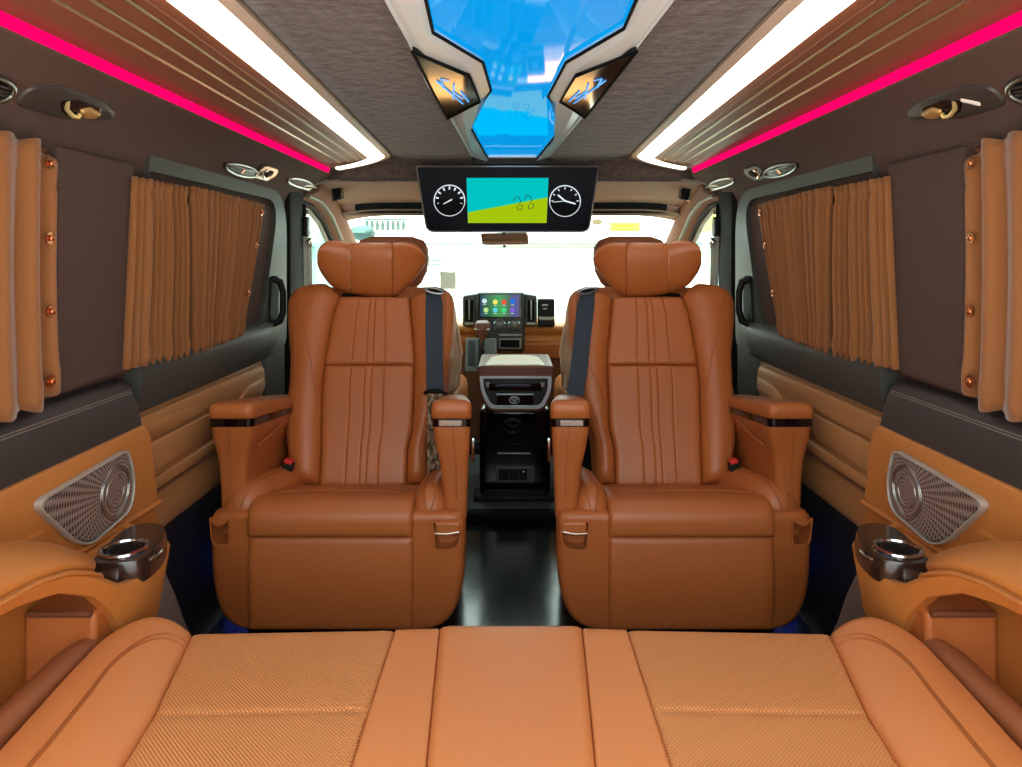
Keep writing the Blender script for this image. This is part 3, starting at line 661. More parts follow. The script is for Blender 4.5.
# ------------------------------------------------------------------ speakers and side armrest consoles
for sx in (-1, 1):
    n_ = side(sx)
    X = lambda a, b, h: V((sx * (0.789 - h), a, b))
    sp = thing('speaker_grille', 'silver perforated triangular speaker grille on the %s tan panel' % n_, 'speaker', (sx * 0.789, 1.34, 0.46))
    out = roundpoly([(1.142, 0.594), (1.426, 0.606), (1.452, 0.535), (1.438, 0.476), (1.30, 0.461), (1.255, 0.482)], [.035, .02, .05, .03, .02, .03], 6)
    inn = [(1.335 + (p[0] - 1.335) * .965, 0.534 + (p[1] - 0.534) * .945) for p in out]
    pad(inn, X, 0.011, 0.006).build('grille', GRILLE, sp, smooth=25)
    ring(out, inn, X, 0.013).build('rim', mat('rim_silver', (190, 186, 178), 0.3, 0.35), sp, bevel=0.002)
    for R in (0.050, 0.045, 0.030):
        MB().torus(X(1.376, 0.535, 0.0115), R, 0.0012, (0, 1, 0), (0, 0, 1), 36, 6).build('cone_ring', SATIN, sp)
    MB().disc(X(1.376, 0.535, 0.010), 0.029, (0, 1, 0), (0, 0, 1), 0.002 if sx > 0 else 0.002, 32).build('cone', GRILLE, sp)
    # horizontal crease bead below the speaker
    # ---- armrest console
    ar = thing('side_armrest', 'tan padded side armrest with dark cup holder end below the %s speaker' % n_, 'armrest', (sx * 0.72, 1.15, 0.0))
    # top ledge + side face with arch: build the body as plan loops
    front = [(0.797, 1.44), (0.735, 1.40), (0.69, 1.385), (0.655, 1.345), (0.636, 1.29), (0.632, 1.21), (0.638, 1.14), (0.646, 1.06), (0.656, 0.97), (0.662, 0.90), (0.665, 0.12)]
    # side skin: top edge z by Y, lower arch edge z by Y
    def ztop(Y): return table({0.12: 0.60, 0.75: 0.565, 0.904: 0.552, 0.97: 0.549, 1.0286: 0.536, 1.0725: 0.515, 1.11: 0.488, 1.154: 0.456, 1.222: 0.442, 1.306: 0.446, 1.35: 0.452, 1.44: 0.455}, Y)
    def zarch(Y): return table({0.12: 0.53, 0.907: 0.527, 0.958: 0.522, 1.0317: 0.503, 1.10: 0.4625, 1.145: 0.413, 1.17: 0.36, 1.19: 0.335, 1.265: 0.335, 1.325: 0.375, 1.36: 0.385, 1.44: 0.385}, Y)
    dense = []
    for (a, b), (c, d) in zip(front, front[1:]):
        k = max(1, int(abs(d - b) / 0.02 + abs(c - a) / 0.02))
        dense += [(a + (c - a) * i / k, b + (d - b) * i / k) for i in range(k)]
    dense.append(front[-1])
    mb = MB(); loops = []
    for x, Y in dense:
        zt, za = ztop(Y), zarch(Y)
        taper = 0.035 * max(0, min(1, (0.43 - za) / 0.2)) 
        loops.append([V((sx * (x + .02), Y - (.01 if Y > 1.3 else 0), zt)), V((sx * (x + .005), Y, zt)), V((sx * x, Y, zt - .008)), V((sx * (x + .004), Y, (zt + za) / 2)), V((sx * (x + .012), Y, za)), V((sx * (x + .03), Y - (.01 if Y > 1.3 else 0), za))])
    mb.loft(loops); mb.build('side_panel', VINYL, ar, smooth=50)
    # front nose fill under the cap and the ledge along the wall
    ledge = [V((sx * x, y, 0.430)) for x, y in ((0.797, 1.44), (0.735, 1.397), (0.69, 1.38), (0.66, 1.34), (0.645, 1.28), (0.645, 1.20), (0.797, 1.20))]
    MB().prism(ledge, V((0, 0, 0.02))).build('ledge', VINYL, ar, bevel=0.004)
    # crease running along the wall beside the ledge
    MB().tube([V((sx * 0.787, 1.10, 0.462)), V((sx * 0.787, 1.3, 0.457)), V((sx * 0.787, 1.568, 0.447))], 0.006, 8).build('edge_piping', PIPING, ar)
    # padded top rising to the rear, pointing at the cap
    mb = MB(); loops = []
    for Y, xi, zi, zw, xw in ((1.190, .712, .480, .484, .722), (1.15, .680, .493, .512, .752), (1.11, .655, .502, .540, .775), (1.0725, .646, .523, .560, .786), (1.0286, .650, .544, .578, .788), (.97, .657, .556, .596, .788), (.90, .662, .560, .612, .788), (.75, .665, .572, .63, .788), (.12, .668, .60, .64, .788)):
        loops.append([V((sx * xw, Y, zi - .03)), V((sx * xw, Y, zw)), V((sx * (xw * .6 + xi * .4), Y, zw + .006)), V((sx * (xw * .25 + xi * .75), Y, zi * .3 + zw * .7 + .004)), V((sx * (xi + .004), Y, zi + .010)), V((sx * xi, Y, zi)), V((sx * (xi + .008), Y, zi - .012)), V((sx * (xi + .02), Y, zi - .03))])
    mb.loft(loops); mb.build('armrest_pad', VINYL, ar, sub=1)
    MB().tube([V((sx * (x - .003), Y, z - .010)) for Y, x, z in ((1.15, .678, .486), (1.11, .652, .500), (1.0725, .646, .523), (1.0286, .650, .544), (.97, .657, .556), (.90, .662, .560), (.75, .665, .572))], 0.003, 6).build('seam_piping', PIPING, ar)
    # dark cap with cup holder
    cap = roundpoly([(.7156, 1.183), (.7326, 1.243), (.744, 1.334), (.724, 1.378), (.668, 1.364), (.632, 1.285), (.627, 1.200), (.664, 1.182)], [.012, .05, .04, .03, .04, .05, .03, .02], 5)
    cc = (0.688, 1.245)
    top = lambda a, b, h: V((sx * a, b, 0.438 + h))
    pad(cap, top, 0.039, 0.006).build('cap', ESPRESSO, ar, smooth=50)
    MB().torus(V((sx * cc[0], cc[1], 0.478)), 0.037, 0.0045, (1, 0, 0), (0, 1, 0), 36, 8).build('cup_ring', CHROME, ar)
    MB().disc(V((sx * cc[0], cc[1], 0.4755)), 0.035, (1, 0, 0), (0, 1, 0), 0.0022, 32).build('cup_well', RUBBER, ar)
    MB().torus(V((sx * cc[0], cc[1], 0.4765)), 0.026, 0.002, (1, 0, 0), (0, 1, 0), 32, 6).build('cup_liner', GLOSSB, ar)
    MB().tube([V((sx * 0.629, 1.225, 0.468)), V((sx * 0.6275, 1.24, 0.468)), V((sx * 0.629, 1.26, 0.468))], 0.0022, 6).build('cap_trim', CHROME, ar)
    # recess behind the arch with a stowage box, and the lower dark skirt
    MB().box((sx * 0.784, 0.72, 0.36), (0.012, 0.9, 0.36)).build('recess_wall', VINYL, ar)
    pk = MB(); pk.box((sx * 0.72, 1.15, 0.33), (0.115, 0.07, 0.20)); pk.build('stowage_box', LEATHER, ar, bevel=0.008)
    MB().tube([V((sx * x, 1.112, 0.430)) for x in (0.765, 0.667)], 0.006, 8).build('box_edge', BROWN, ar)
    sk = [(1.20, .36), (1.32, .38), (1.42, .365), (1.465, .30), (1.51, .22), (1.54, .15), (1.55, .05), (1.55, .003), (1.20, .003)]
    mb = MB(); loops = []
    for x, k, dy in ((.798, 1, 0), (.74, 1, 0), (.712, .985, -.006), (.698, .95, -.02), (.694, .9, -.05)):
        loops.append([V((sx * (x + (.0 if z > .2 else -.012)), 1.20 + (y - 1.20) * k if y > 1.2 else y, z * (.96 + .04 * k) if z > .01 else z)) for y, z in sk])
    mb.loft(loops); mb.build('skirt', mat('grey_brown_skirt', (100, 90, 84), 0.6), ar, smooth=60)

# ------------------------------------------------------------------ rear bench in the foreground
bn = thing('rear_bench', 'wide caramel leather bench seat with perforated panels in the foreground', 'bench seat', (0, 0.75, 0.0))
Y0 = 0.35
xo = lambda Y: table({0.35: 0.45, 0.861: 0.479, 0.959: 0.489, 1.17: 0.532}, Y)      # seam perforated | bolster
xc_ = lambda Y: table({0.35: 0.07, 0.861: 0.104, 1.18: 0.120}, Y)                   # seam centre | inner strip
xi_ = lambda Y: table({0.35: 0.19, 0.861: 0.197, 1.18: 0.195}, Y)                   # seam inner strip | perforated
UP = V((0, 0, 1))
def bench_panel(x0f, x1f, yf, z, h, r, name, m, sgn=1, gv=(), nu=18, nv=30):
    def pt(u, v):
        ye = yf(u) if callable(yf) else yf
        Y = Y0 + (ye - Y0) * v
        zz = z(u, v) if callable(z) else z
        return V((sgn * (x0f(Y) * (1 - u) + x1f(Y) * u), Y, zz))
    mb, sf = pillow(pt, UP, 0.3, 0.82, r, h, 0.30, nu, nv, gv=gv, gd=0.003, gw=0.003)
    return mb.build(name, m, bn, smooth=70), sf
fr = lambda Y: 1.168 + 0.014 * (1 - min(1, abs(Y) / 0.55) ** 2)
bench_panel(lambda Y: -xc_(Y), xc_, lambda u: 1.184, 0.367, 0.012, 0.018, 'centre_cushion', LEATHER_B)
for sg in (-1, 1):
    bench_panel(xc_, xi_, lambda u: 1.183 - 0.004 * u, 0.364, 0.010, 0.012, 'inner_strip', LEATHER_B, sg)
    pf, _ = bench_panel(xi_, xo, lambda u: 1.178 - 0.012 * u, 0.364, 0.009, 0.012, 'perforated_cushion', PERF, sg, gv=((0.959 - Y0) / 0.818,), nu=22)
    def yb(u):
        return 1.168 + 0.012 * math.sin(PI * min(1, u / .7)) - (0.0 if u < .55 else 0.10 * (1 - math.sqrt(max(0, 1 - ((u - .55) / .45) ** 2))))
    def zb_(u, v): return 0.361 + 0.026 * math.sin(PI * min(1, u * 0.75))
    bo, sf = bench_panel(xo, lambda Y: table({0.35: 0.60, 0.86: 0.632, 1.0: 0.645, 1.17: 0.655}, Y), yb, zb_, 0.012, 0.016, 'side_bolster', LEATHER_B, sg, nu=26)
    # twin stitched seam round the bolster
    for du in (0.0, 0.022):
        path = [sf(0.60 - du, .80 * i / 30, 0.0006) for i in range(31)]
        path += [sf(0.02 + (.58 - du) * math.cos(PI / 2 * i / 24), .80 + (.155 - du * .8) * math.sin(PI / 2 * i / 24), 0.0006) for i in range(1, 25)]
        MB().tube(path, 0.0018, 6).build('bolster_seam', STITCH, bo)
    # brown roll along the bench side
    MB().tube([V((sg * 0.640, 0.30, 0.375)), V((sg * 0.664, 0.80, 0.378)), V((sg * 0.676, 1.06, 0.378)), V((sg * 0.676, 1.115, 0.370)), V((sg * 0.674, 1.13, 0.35))], [.022, .022, .022, .020, .012], 12).build('side_roll', mat('roll_brown', (150, 88, 52), 0.45), bn)
MB().box((0, 0.74, 0.16), (1.18, 0.74, 0.28)).build('bench_base', BROWN, bn, bevel=0.02)

# ------------------------------------------------------------------ captain chairs
KB = 0.367; YS = 2.10
def back_y(py): return (YS + 0.7 * KB) / (1 - KB * (HY - py) / FX)
def captain(m, label, hshift):
    def L(px, py, Y): return V((m * (px - 511) * Y / FX, Y, CH + (HY - py) * Y / FX))
    def A(a, Y, z): return V((m * (-0.45 + a), Y, z))
    t = thing('captain_chair', label, 'chair', (m * -0.45, 2.05, 0.0), 'captain chairs facing the cab')
    # plinth shell
    fo = roundpoly([(-.332, .336), (.332, .336), (.330, .13), (.285, .028), (-.285, .028), (-.330, .13)], [.03, .03, .10, .07, .07, .10], 6)
    loops = []
    for Y, k, zt in ((1.805, .93, 0), (1.81, .97, 0), (1.822, .992, 0), (1.84, 1.0, 0), (2.10, .95, .03), (2.36, .885, .06)):
        loops.append([A(x * k, Y, 0.18 + (z - .18) * k - (zt if z > .25 else 0)) for x, z in fo])
    shell = MB().loft(loops).build('plinth', LEATHER, t, smooth=50)
    MB().box(A(0, 2.08, 0.015), (0.50, 0.44, 0.03)).build('floor_rail', BLACKP, t, bevel=0.004)
    # leg rest on the front and cushion on top
    lg, _ = pillow(lambda u, v: A(-.226 + .424 * u, 1.808 - 0.012 * math.sin(PI * v), .034 + .242 * v), V((0, -1, 0)), .42, .24, .012, .010, .03, 20, 16)
    lg.build('leg_rest', LEATHER, t, smooth=70)
    cp = [(1.798, .277), (1.796, .300), (1.797, .322), (1.803, .338), (1.818, .350), (1.85, .355), (1.92, .346), (2.0, .328), (2.12, .296), (2.2, .275)]
    cl = [0]
    for a, b in zip(cp, cp[1:]): cl.append(cl[-1] + math.hypot(b[0] - a[0], b[1] - a[1]))
    def cpt(v):
        s_ = v * cl[-1]
        for i in range(len(cp) - 1):
            if s_ <= cl[i + 1] + 1e-9:
                k = (s_ - cl[i]) / (cl[i + 1] - cl[i]); return cp[i][0] + (cp[i + 1][0] - cp[i][0]) * k, cp[i][1] + (cp[i + 1][1] - cp[i][1]) * k
        return cp[-1]
    def cpos(u, v):
        y, z = cpt(v); wv = 1.0; return A(-.226 + .424 * u, y, z)
    def cnr(u, v):
        a, b = cpt(max(0, v - .06)), cpt(min(1, v + .06)); return V((0, -(b[1] - a[1]), b[0] - a[0])).normalized()
    cu, sf = pillow(cpos, cnr, .42, .5, .014, .011, .02, 20, 40)
    co = cu.build('seat_cushion', LEATHER, t, smooth=70)
    MB().tube([sf(.5 + .44 * k, .36 + .10 * (abs(k) ** 4) * -1.0, .0004) for k in [-1 + 2 * i / 20 for i in range(21)]], 0.0016, 6).build('cushion_seam', STITCH, co)
    # cushion side bolsters
    for a0, r in ((-.262, .060), (.236, .052)):
        loops = []
        pth = [(1.822, .33, .25), (1.826, .335, .55), (1.838, .34, .8), (1.86, .345, .95), (1.90, .345, 1.0), (2.0, .335, 1.0), (2.1, .32, .95), (2.22, .30, .8)]
        for Y, z, k in pth:
            loops.append([A(a0 + (.0 if a0 > 0 else .02 * (Y - 1.82) / .4 * 3) + r * k * .95 * math.cos(2 * PI * i / 20), Y, z - .012 + r * k * 1.05 * math.sin(2 * PI * i / 20)) for i in range(20)])
        bo = MB().loft(loops).build('cushion_bolster', LEATHER, t, smooth=80)
        for off in (-.35, .35):
            MB().tube([A(a0 + (.0 if a0 > 0 else .02 * (Y - 1.82) / .4 * 3) + r * k * .95 * off, Y - (.002 if i < 3 else 0), z - .012 + r * k * 1.05 * math.sqrt(1 - off * off) + .0006) for i, (Y, z, k) in enumerate(pth[:7])], 0.0016, 6).build('bolster_seam', STITCH, bo)
    # outer armrest
    def arm(dz, za, y2, bs=0.0):
        loops = []
        for z, a0, a1, yf in za:
            z -= dz * min(1, max(0, (z - .33) / .2))
            o_ = roundpoly([(a0, yf), (a1, yf), (a1 - bs, y2), (a0, y2)], [.022, .022, .01, .01], 5)
            loops.append([A(p[0], p[1], z - (p[1] - yf) * .145 * max(0, (z - .4) / .2)) for p in o_])
        return MB().loft(loops)
    ao = arm(.011, [(.325, -.318, -.250, 1.842), (.40, -.320, -.250, 1.842), (.46, -.324, -.246, 1.840), (.51, -.331, -.236, 1.832), (.535, -.334, -.226, 1.824), (.568, -.334, -.222, 1.818)], 2.30).build('armrest_body', LEATHER, t, smooth=60, label='outer armrest body towards the door')
    at_ = arm(.011, [(.566, -.337, -.219, 1.812), (.586, -.337, -.219, 1.812)], 2.30).build('armrest_band', GLOSSB, t)
    mbp = arm(.011, [(.585, -.334, -.222, 1.816), (.590, -.338, -.218, 1.810), (.612, -.338, -.218, 1.809), (.622, -.335, -.221, 1.813), (.627, -.322, -.234, 1.826)], 2.30); mbp.build('armrest_pad', LEATHER, t, smooth=60)
    MB().tube([A(-.222, 1.87, .494), A(-.2225, 1.95, .496), A(-.222, 2.05, .506), A(-.222, 2.07, .514)], 0.004, 6).build('pocket_seam', STITCH, ao)
    MB().tube([A(-.285, 1.8165, .548), A(-.286, 1.830, .50), A(-.288, 1.8405, .43), A(-.288, 1.8415, .34)], 0.0016, 6).build('front_seam', STITCH, ao)
    # inner armrest
    ai = arm(.011, [(.310, .276, .335, 1.835), (.36, .272, .337, 1.833), (.46, .262, .340, 1.828), (.51, .252, .343, 1.822), (.555, .246, .345, 1.816), (.568, .246, .345, 1.816)], 2.16, .034).build('armrest_body', LEATHER, t, smooth=60, label='inner armrest body towards the aisle')
    ab = arm(.011, [(.566, .244, .347, 1.812), (.586, .244, .347, 1.812)], 2.16, .034).build('armrest_band', GLOSSB, t)
    arm(.011, [(.585, .246, .345, 1.816), (.590, .242, .349, 1.810), (.618, .242, .349, 1.809), (.629, .245, .346, 1.813), (.634, .256, .335, 1.826)], 2.16, .034).build('armrest_pad', LEATHER, t, smooth=60)
    MB().box(A(.293, 1.811, .565), (.060, .004, .015))  .build('band_trim', mat('band_chrome', (150, 148, 145), 0.18, 1.0), ab, bevel=0.001)
    MB().tube([A(.300, 1.8145, .552), A(.302, 1.8205, .51), A(.306, 1.8265, .46), A(.308, 1.8315, .36)], 0.0016, 6).build('front_seam', STITCH, ai)
    MB().box(A(.347, 1.90, .47), (.008, .03, .06)).build('recline_switch', CHROME, ai, bevel=0.003)
    # pockets in the plinth front
    Fp = lambda a, b, h: A(a, 1.806 - h, b)
    def hollow(oo, depth):
        cut = MB().prism([A(p[0], 1.70, p[1]) for p in oo], V((0, depth + .11, 0))).build('cutter', LEATHER, t, smooth=0)
        md = shell.modifiers.new('b', 'BOOLEAN'); md.operation = 'DIFFERENCE'; md.object = cut; md.solver = 'EXACT'
        bpy.context.view_layer.update()
        dg = bpy.context.evaluated_depsgraph_get()
        me = bpy.data.meshes.new_from_object(shell.evaluated_get(dg))
        shell.modifiers.clear(); shell.data = me
        bpy.data.objects.remove(cut)
    oo = roundpoly([(-.327, .324), (-.312, .306), (-.292, .306), (-.272, .324), (-.272, .250), (-.320, .250)], [.004, .012, .012, .004, .008, .02], 4)
    oi = [(-.299 + (p[0] + .299) * .84, .284 + (p[1] - .284) * .80) for p in oo]
    hollow(oi, .05)
    ring(oo, oi, Fp, 0.006, back=-.004).build('pocket_lip', LEATHER, t, smooth=40)
    oo = roundpoly([(.246, .318), (.325, .318), (.320, .255), (.300, .238), (.252, .238)], [.006, .006, .02, .02, .012], 4)
    oi = [(.286 + (p[0] - .286) * .88, .278 + (p[1] - .278) * .86) for p in oo]
    hollow(oi, .035)
    ring(oo, oi, Fp, 0.006, back=-.004).build('recess_lip', LEATHER, t, smooth=40)
    MB().box(A(.288, 1.806, .300), (.066, .03, .032)).build('lever', LEATHER, t, bevel=0.007)
    MB().tube([A(.255, 1.789, .288), A(.286, 1.788, .287), A(.317, 1.789, .292)], 0.0022, 6).build('lever_trim', CHROME, t)
    # backrest
    nb = V((0, -math.cos(math.atan(KB)), math.sin(math.atan(KB)) * 1.0)); nb = V((0, -1, KB)).normalized()
    def rowfn(Lt, Rt, y0, y1, dy=0.0):
        def pt(u, v):
            py = y0 + (y1 - y0) * v; x = table(Lt, py) * (1 - u) + table(Rt, py) * u
            return L(x, py, back_y(py) + dy)
        return pt
    sL = {297: 340.5, 313: 334, 357: 326, 384: 323, 428: 322, 448: 322, 484: 320}
    sR = {297: 409.5, 357: 415, 430: 413, 448: 408, 484: 407}
    gu = (.30, .46, .535, .67)
    p1, _ = pillow(rowfn(sL, sR, 297, 365.3), nb, .29, .24, .013, .016, .08, 20, 18, gu=gu, gd=0.0028, gw=0.006)
    p1.build('backrest_upper', LEATHER, t, smooth=70)
    p2, _ = pillow(rowfn(sL, sR, 365.3, 488), nb, .29, .36, .013, .018, .08, 20, 22, gu=gu, gd=0.003, gw=0.006)
    p2.build('backrest_lower', LEATHER, t, smooth=70)
    wl, sfl = pillow(rowfn({284: 322, 285: 312, 287: 303, 291: 295, 297: 290, 305: 288, 320: 288, 357: 291, 384: 290, 414: 286, 440: 287, 468: 291, 484: 298},
                           {284: 326, 288: 332, 292: 336, 297: 340, 299: 340, 313: 334, 357: 326, 384: 323, 428: 322, 448: 322, 484: 320}, 284, 484), nb, .10, .58, .05, .042, .10, 16, 34)
    wlo = wl.build('backrest_wing', LEATHER, t, smooth=70, label='outer wing towards the door')
    wr, sfr = pillow(rowfn({286.5: 432, 291: 424, 296: 414, 299: 410, 357: 415, 430: 413, 448: 408, 484: 407},
                           {286.5: 436, 289: 443, 292: 449, 297: 453, 308: 455, 335: 453, 373: 447, 395: 443, 420: 434, 440: 428, 484: 426}, 286.5, 484), nb, .10, .58, .05, .036, .10, 16, 34)
    wro = wr.build('backrest_wing', LEATHER, t, smooth=70, label='inner wing carrying the belt')
    MB().tube([sfl(.22 + .70 * i / 20 if i < 21 else 1, .07 + .50 * i / 20, .0008) for i in range(21)], 0.0016, 6).build('wing_seam', STITCH, wlo)
    MB().tube([sfl(.20 + .02 * math.sin(i / 4), .05 + .9 * i / 30, .0008) for i in range(31)], 0.0016, 6).build('wing_seam', STITCH, wlo)
    MB().tube([sfr(.80 - .76 * i / 20, .30 + .36 * i / 20, .0008) for i in range(21)], 0.0016, 6).build('wing_seam', STITCH, wro)
    MB().tube([sfr(.82, .05 + .8 * i / 30, .0008) for i in range(31)], 0.0016, 6).build('wing_seam', STITCH, wro)
    # back shell behind the panels
    loops = []
    for py in (288, 300, 340, 400, 450, 486):
        y = back_y(py)
        lx = table({288: 312, 300: 294, 340: 294, 400: 292, 450: 294, 486: 302}, py); rx = table({288: 440, 300: 448, 340: 449, 400: 438, 450: 424, 486: 422}, py)
        a_, b_ = L(lx, py, y + .04), L(rx, py, y + .04)
        loops.append([a_, b_, b_ + V((-.04 * m, .10, 0)), a_ + V((.04 * m, .10, 0))])
    MB().loft(loops).build('back_shell', LEATHER, t, bevel=0.02)
    # headrest: one pillow in three fields
    def head(x0, x1, tbT, tbB, yoff, nm, thick):
        loops = []
        n = 14
        for i in range(n + 1):
            e = 0.5 - 0.5 * math.cos(PI * i / n); x = x0 + (x1 - x0) * e
            T, B = table(tbT, x), table(tbB, x)
            sq = 0.975 + 0.025 * math.sqrt(max(0, 1 - (2 * e - 1) ** 8))
            Yc = 2.33 + yoff(x); lp = []
            for k in range(24):
                a = 2 * PI * k / 24; ca, sa = math.cos(a), math.sin(a)
                ca = math.copysign(abs(ca) ** .62, ca); sa = math.copysign(abs(sa) ** .62, sa)
                py = (T + B) / 2 - (B - T) / 2 * sa * sq
                lp.append(L(x + hshift, py, Yc + thick(x) * ca * sq - 0.03 * sa))
            loops.append(lp)
        return MB().loft(loops).build(nm, LEATHER, t, smooth=80)
    tT = {317: 253, 318.5: 249, 321: 245, 325: 242, 331: 240.5, 340: 240.5, 350: 243, 375: 242.5, 398: 242.5, 404: 242, 412: 243, 418: 246, 422: 250, 425: 256}
    tB = {317: 263, 318.5: 268, 321: 273, 325: 279, 331: 286, 340: 290.5, 350: 294, 375: 298.5, 392: 298, 398: 295, 404: 290, 412: 282.5, 418: 275, 422: 270, 425: 265}
    wy = lambda x: -0.045 * (max(0, abs(x - 371) - 20) / 32) ** 1.2
    th = lambda x: 0.055 - 0.018 * (max(0, abs(x - 371) - 22) / 32)
    head(350.5, 392, tT, tB, lambda x: 0, 'headrest', th)
    head(317.2, 350, tT, tB, wy, 'headrest_wing', th)
    head(392.5, 424.8, tT, tB, wy, 'headrest_wing', th)
    for x in (358, 386):
        a_ = L(x + hshift * .5, 296, 2.36); MB().tube([a_ + V((0, 0, .03)), a_ + V((0, .01, -.07))], .008, 10).build('headrest_post', CHROME, t)
    MB().box(L(371, 298, 2.375), (.19, .07, .035)).build('headrest_socket', RUBBER, t, bevel=0.01)
    # seat belt out of the shoulder ring
    bl = lambda u, v, e: sfr(u, v, e)
    ty = lambda py: (py - 286.5) / (484 - 286.5)
    path = [(433, 291), (434, 305), (434, 330), (434.5, 360), (435, 393)] if m > 0 else [(434, 291), (436, 305), (440, 340), (443, 370), (447, 396)]
    lo = []
    for i, (x, py) in enumerate(path):
        y = back_y(py) - (.055 if i else .035); hw = 8.6 if i else 7
        a_, b_ = L(x - hw, py, y), L(x + hw, py, y)
        lo.append([a_, b_, b_ + V((0, .004, 0)), a_ + V((0, .004, 0))])
    MB().loft(lo).build('seat_belt', BELT, t, bevel=0.001)
    c = L(434, 290.5, back_y(290) - .046)
    MB().torus(c, .030, .0045, V((1, 0, -.2 * m)), V((0, .35, 1)), 28, 8, Ry=.009).build('belt_ring', SATIN, t)
    MB().disc(c + V((0, .004, .001)), .029, V((1, 0, -.2 * m)), V((0, .35, 1)), .002, 24, Ry=.008).build('belt_slot', RUBBER, t)
    if m > 0:
        MB().tube([L(425, 393, 2.13), L(430, 391, 2.10), L(440, 391, 2.10), L(446, 394, 2.13)], .006, 8).build('belt_loop', RUBBER, t)
        rows = []
        rr = random.Random(5)
        for j in range(19):
            py = 394 + 90 * j / 18
            rows.append([L(427.5 + (16.5 - 4 * (j / 18)) * i / 6, py, 2.075 + rr.uniform(-.010, .010)) for i in range(7)])
        MB().grid(rows).build('wrap_film', WRAP, t, smooth=0, solid=0.004, label='crinkled clear film behind the inner armrest')
    # buckle
    c = L(287, 472, 2.06)
    bk = MB().box(c, (.028, .03, .060), Matrix.Rotation(.25 * m, 3, 'Y')).build('buckle', BLACKP, t, bevel=0.004)
    MB().box(c + V((.006 * m, -.002, .033)), (.024, .026, .012), Matrix.Rotation(.25 * m, 3, 'Y')).build('release_button', REDBTN, bk, bevel=0.003)
    return t
captain(1, 'caramel leather captain chair with crinkled film beside its belt, left of the aisle', 0)
captain(-1, 'caramel leather captain chair right of the aisle, no film beside its belt', 3)

# ------------------------------------------------------------------ cab seats
for sx in (-1, 1):
    n_ = side(sx)
    t = thing('cab_seat', 'beige backed cab seat behind the %s captain chair headrest' % n_, 'car seat', (sx * 0.47, 3.0, 0.02))
    loops = []
    for z, y, hw, hd_ in ((.42, 2.90, .21, .05), (.46, 2.89, .245, .07), (.60, 2.90, .253, .075), (.68, 2.91, .242, .075), (.74, 2.92, .210, .075), (.80, 2.94, .185, .07), (.84, 2.95, .15, .06), (.855, 2.955, .10, .04)):
        loops.append([V((sx * .455 + hw * math.copysign(abs(math.cos(a)) ** .5, math.cos(a)), y + hd_ * math.copysign(abs(math.sin(a)) ** .6, math.sin(a)), z)) for a in [2 * PI * i / 32 for i in range(32)]])
    MB().loft(loops).build('backrest', BEIGE, t, smooth=80)
    MB().box((sx * .455, 3.12, .36), (.50, .50, .16)).build('seat', LEATHER, t, bevel=0.05)
    MB().box((sx * .455, 3.12, .16), (.42, .44, .27)).build('seat_box', BLACKP, t, bevel=0.02)
    for k in range(3):
        MB().tube([V((sx * (.222 - .012 * k + .02), 2.872 - .012 * k, .46)), V((sx * (.205 + .016 * k), 2.868, .60)), V((sx * (.222 + .016 * k), 2.868, .70)), V((sx * (.245 + .016 * k), 2.88, .76))], .009, 8).build('pleat', BEIGE, t)
    loops = []
    hc = sx * .505
    for z, hw, hd_ in ((.85, .09, .03), (.88, .125, .04), (.93, .150, .048), (.98, .158, .05), (1.03, .155, .048), (1.062, .135, .04), (1.078, .09, .025)):
        loops.append([V((hc + hw * math.copysign(abs(math.cos(a)) ** .55, math.cos(a)), 2.97 + hd_ * math.copysign(abs(math.sin(a)) ** .6, math.sin(a)), z)) for a in [2 * PI * i / 28 for i in range(28)]])
    MB().loft(loops).build('headrest', mat('brown_headrest', (150, 88, 54), 0.5), t, smooth=80)

# ------------------------------------------------------------------ centre console between the cab seats
cn = thing('centre_console', 'dark centre console with cream padded lid at the end of the aisle', 'console', (0.016, 2.95, 0.0))
YC = 2.80
MB().box((0.016, 2.98, 0.205), (0.284, 0.36, 0.36)).build('body', GLOSSB, cn, bevel=0.02)
shell = roundpoly([(477.5, 366), (554, 366), (553.5, 392), (544, 412.5), (488, 412.5), (478, 392)], [4, 4, 8, 9, 9, 8], 5)
MB().prism([P(x, y, YC - .015) for x, y in shell], V((0, .34, 0))).build('upper_shell', BROWN, cn, bevel=0.008)
o_ = roundpoly([(479.5, 376), (551.5, 376), (551, 391), (542.5, 408.5), (489.5, 408.5), (481, 391)], [2, 2, 7, 7, 7, 7], 5)
i_ = roundpoly([(483, 378), (548, 378), (547.5, 391), (540, 405), (492, 405), (484.5, 391)], [2, 2, 6, 5, 5, 6], 5)
Fc = lambda a, b, h: P(a, b, YC - .015) - V((0, h, 0))
ring(o_, i_, Fc, .010).build('silver_surround', SILVERP, cn)
MB().prism([Fc(x, y, .003) for x, y in i_], V((0, .004, 0))).build('fascia', mat('black_fascia', (24, 27, 26), 0.35), cn)
MB().box(P(515, 387, YC - .022), (.21, .012, .030)).build('tray_slot', GLOSSB, cn, bevel=0.004)
MB().box(P(513, 385.8, YC - .030), (.14, .004, .005)).build('tray_edge', mat('blue_grey_edge', (70, 90, 140), 0.2, 0.6), cn)
for x in (487.5, 543): MB().box(P(x, 385, YC - .022), (.02, .012, .022)).build('hinge', SATIN, cn, bevel=0.004)
dw = MB().box(P(515, 400, YC - .024), (.148, .014, .046)).build('drawer', GLOSSB, cn, bevel=0.003)
MB().tube([P(x, y, YC - .033) for x, y in ((496.5, 394.3), (533.5, 394.3), (533.5, 406), (496.5, 406))], .0032, 8, True).build('chrome_frame', SILVERP, dw)
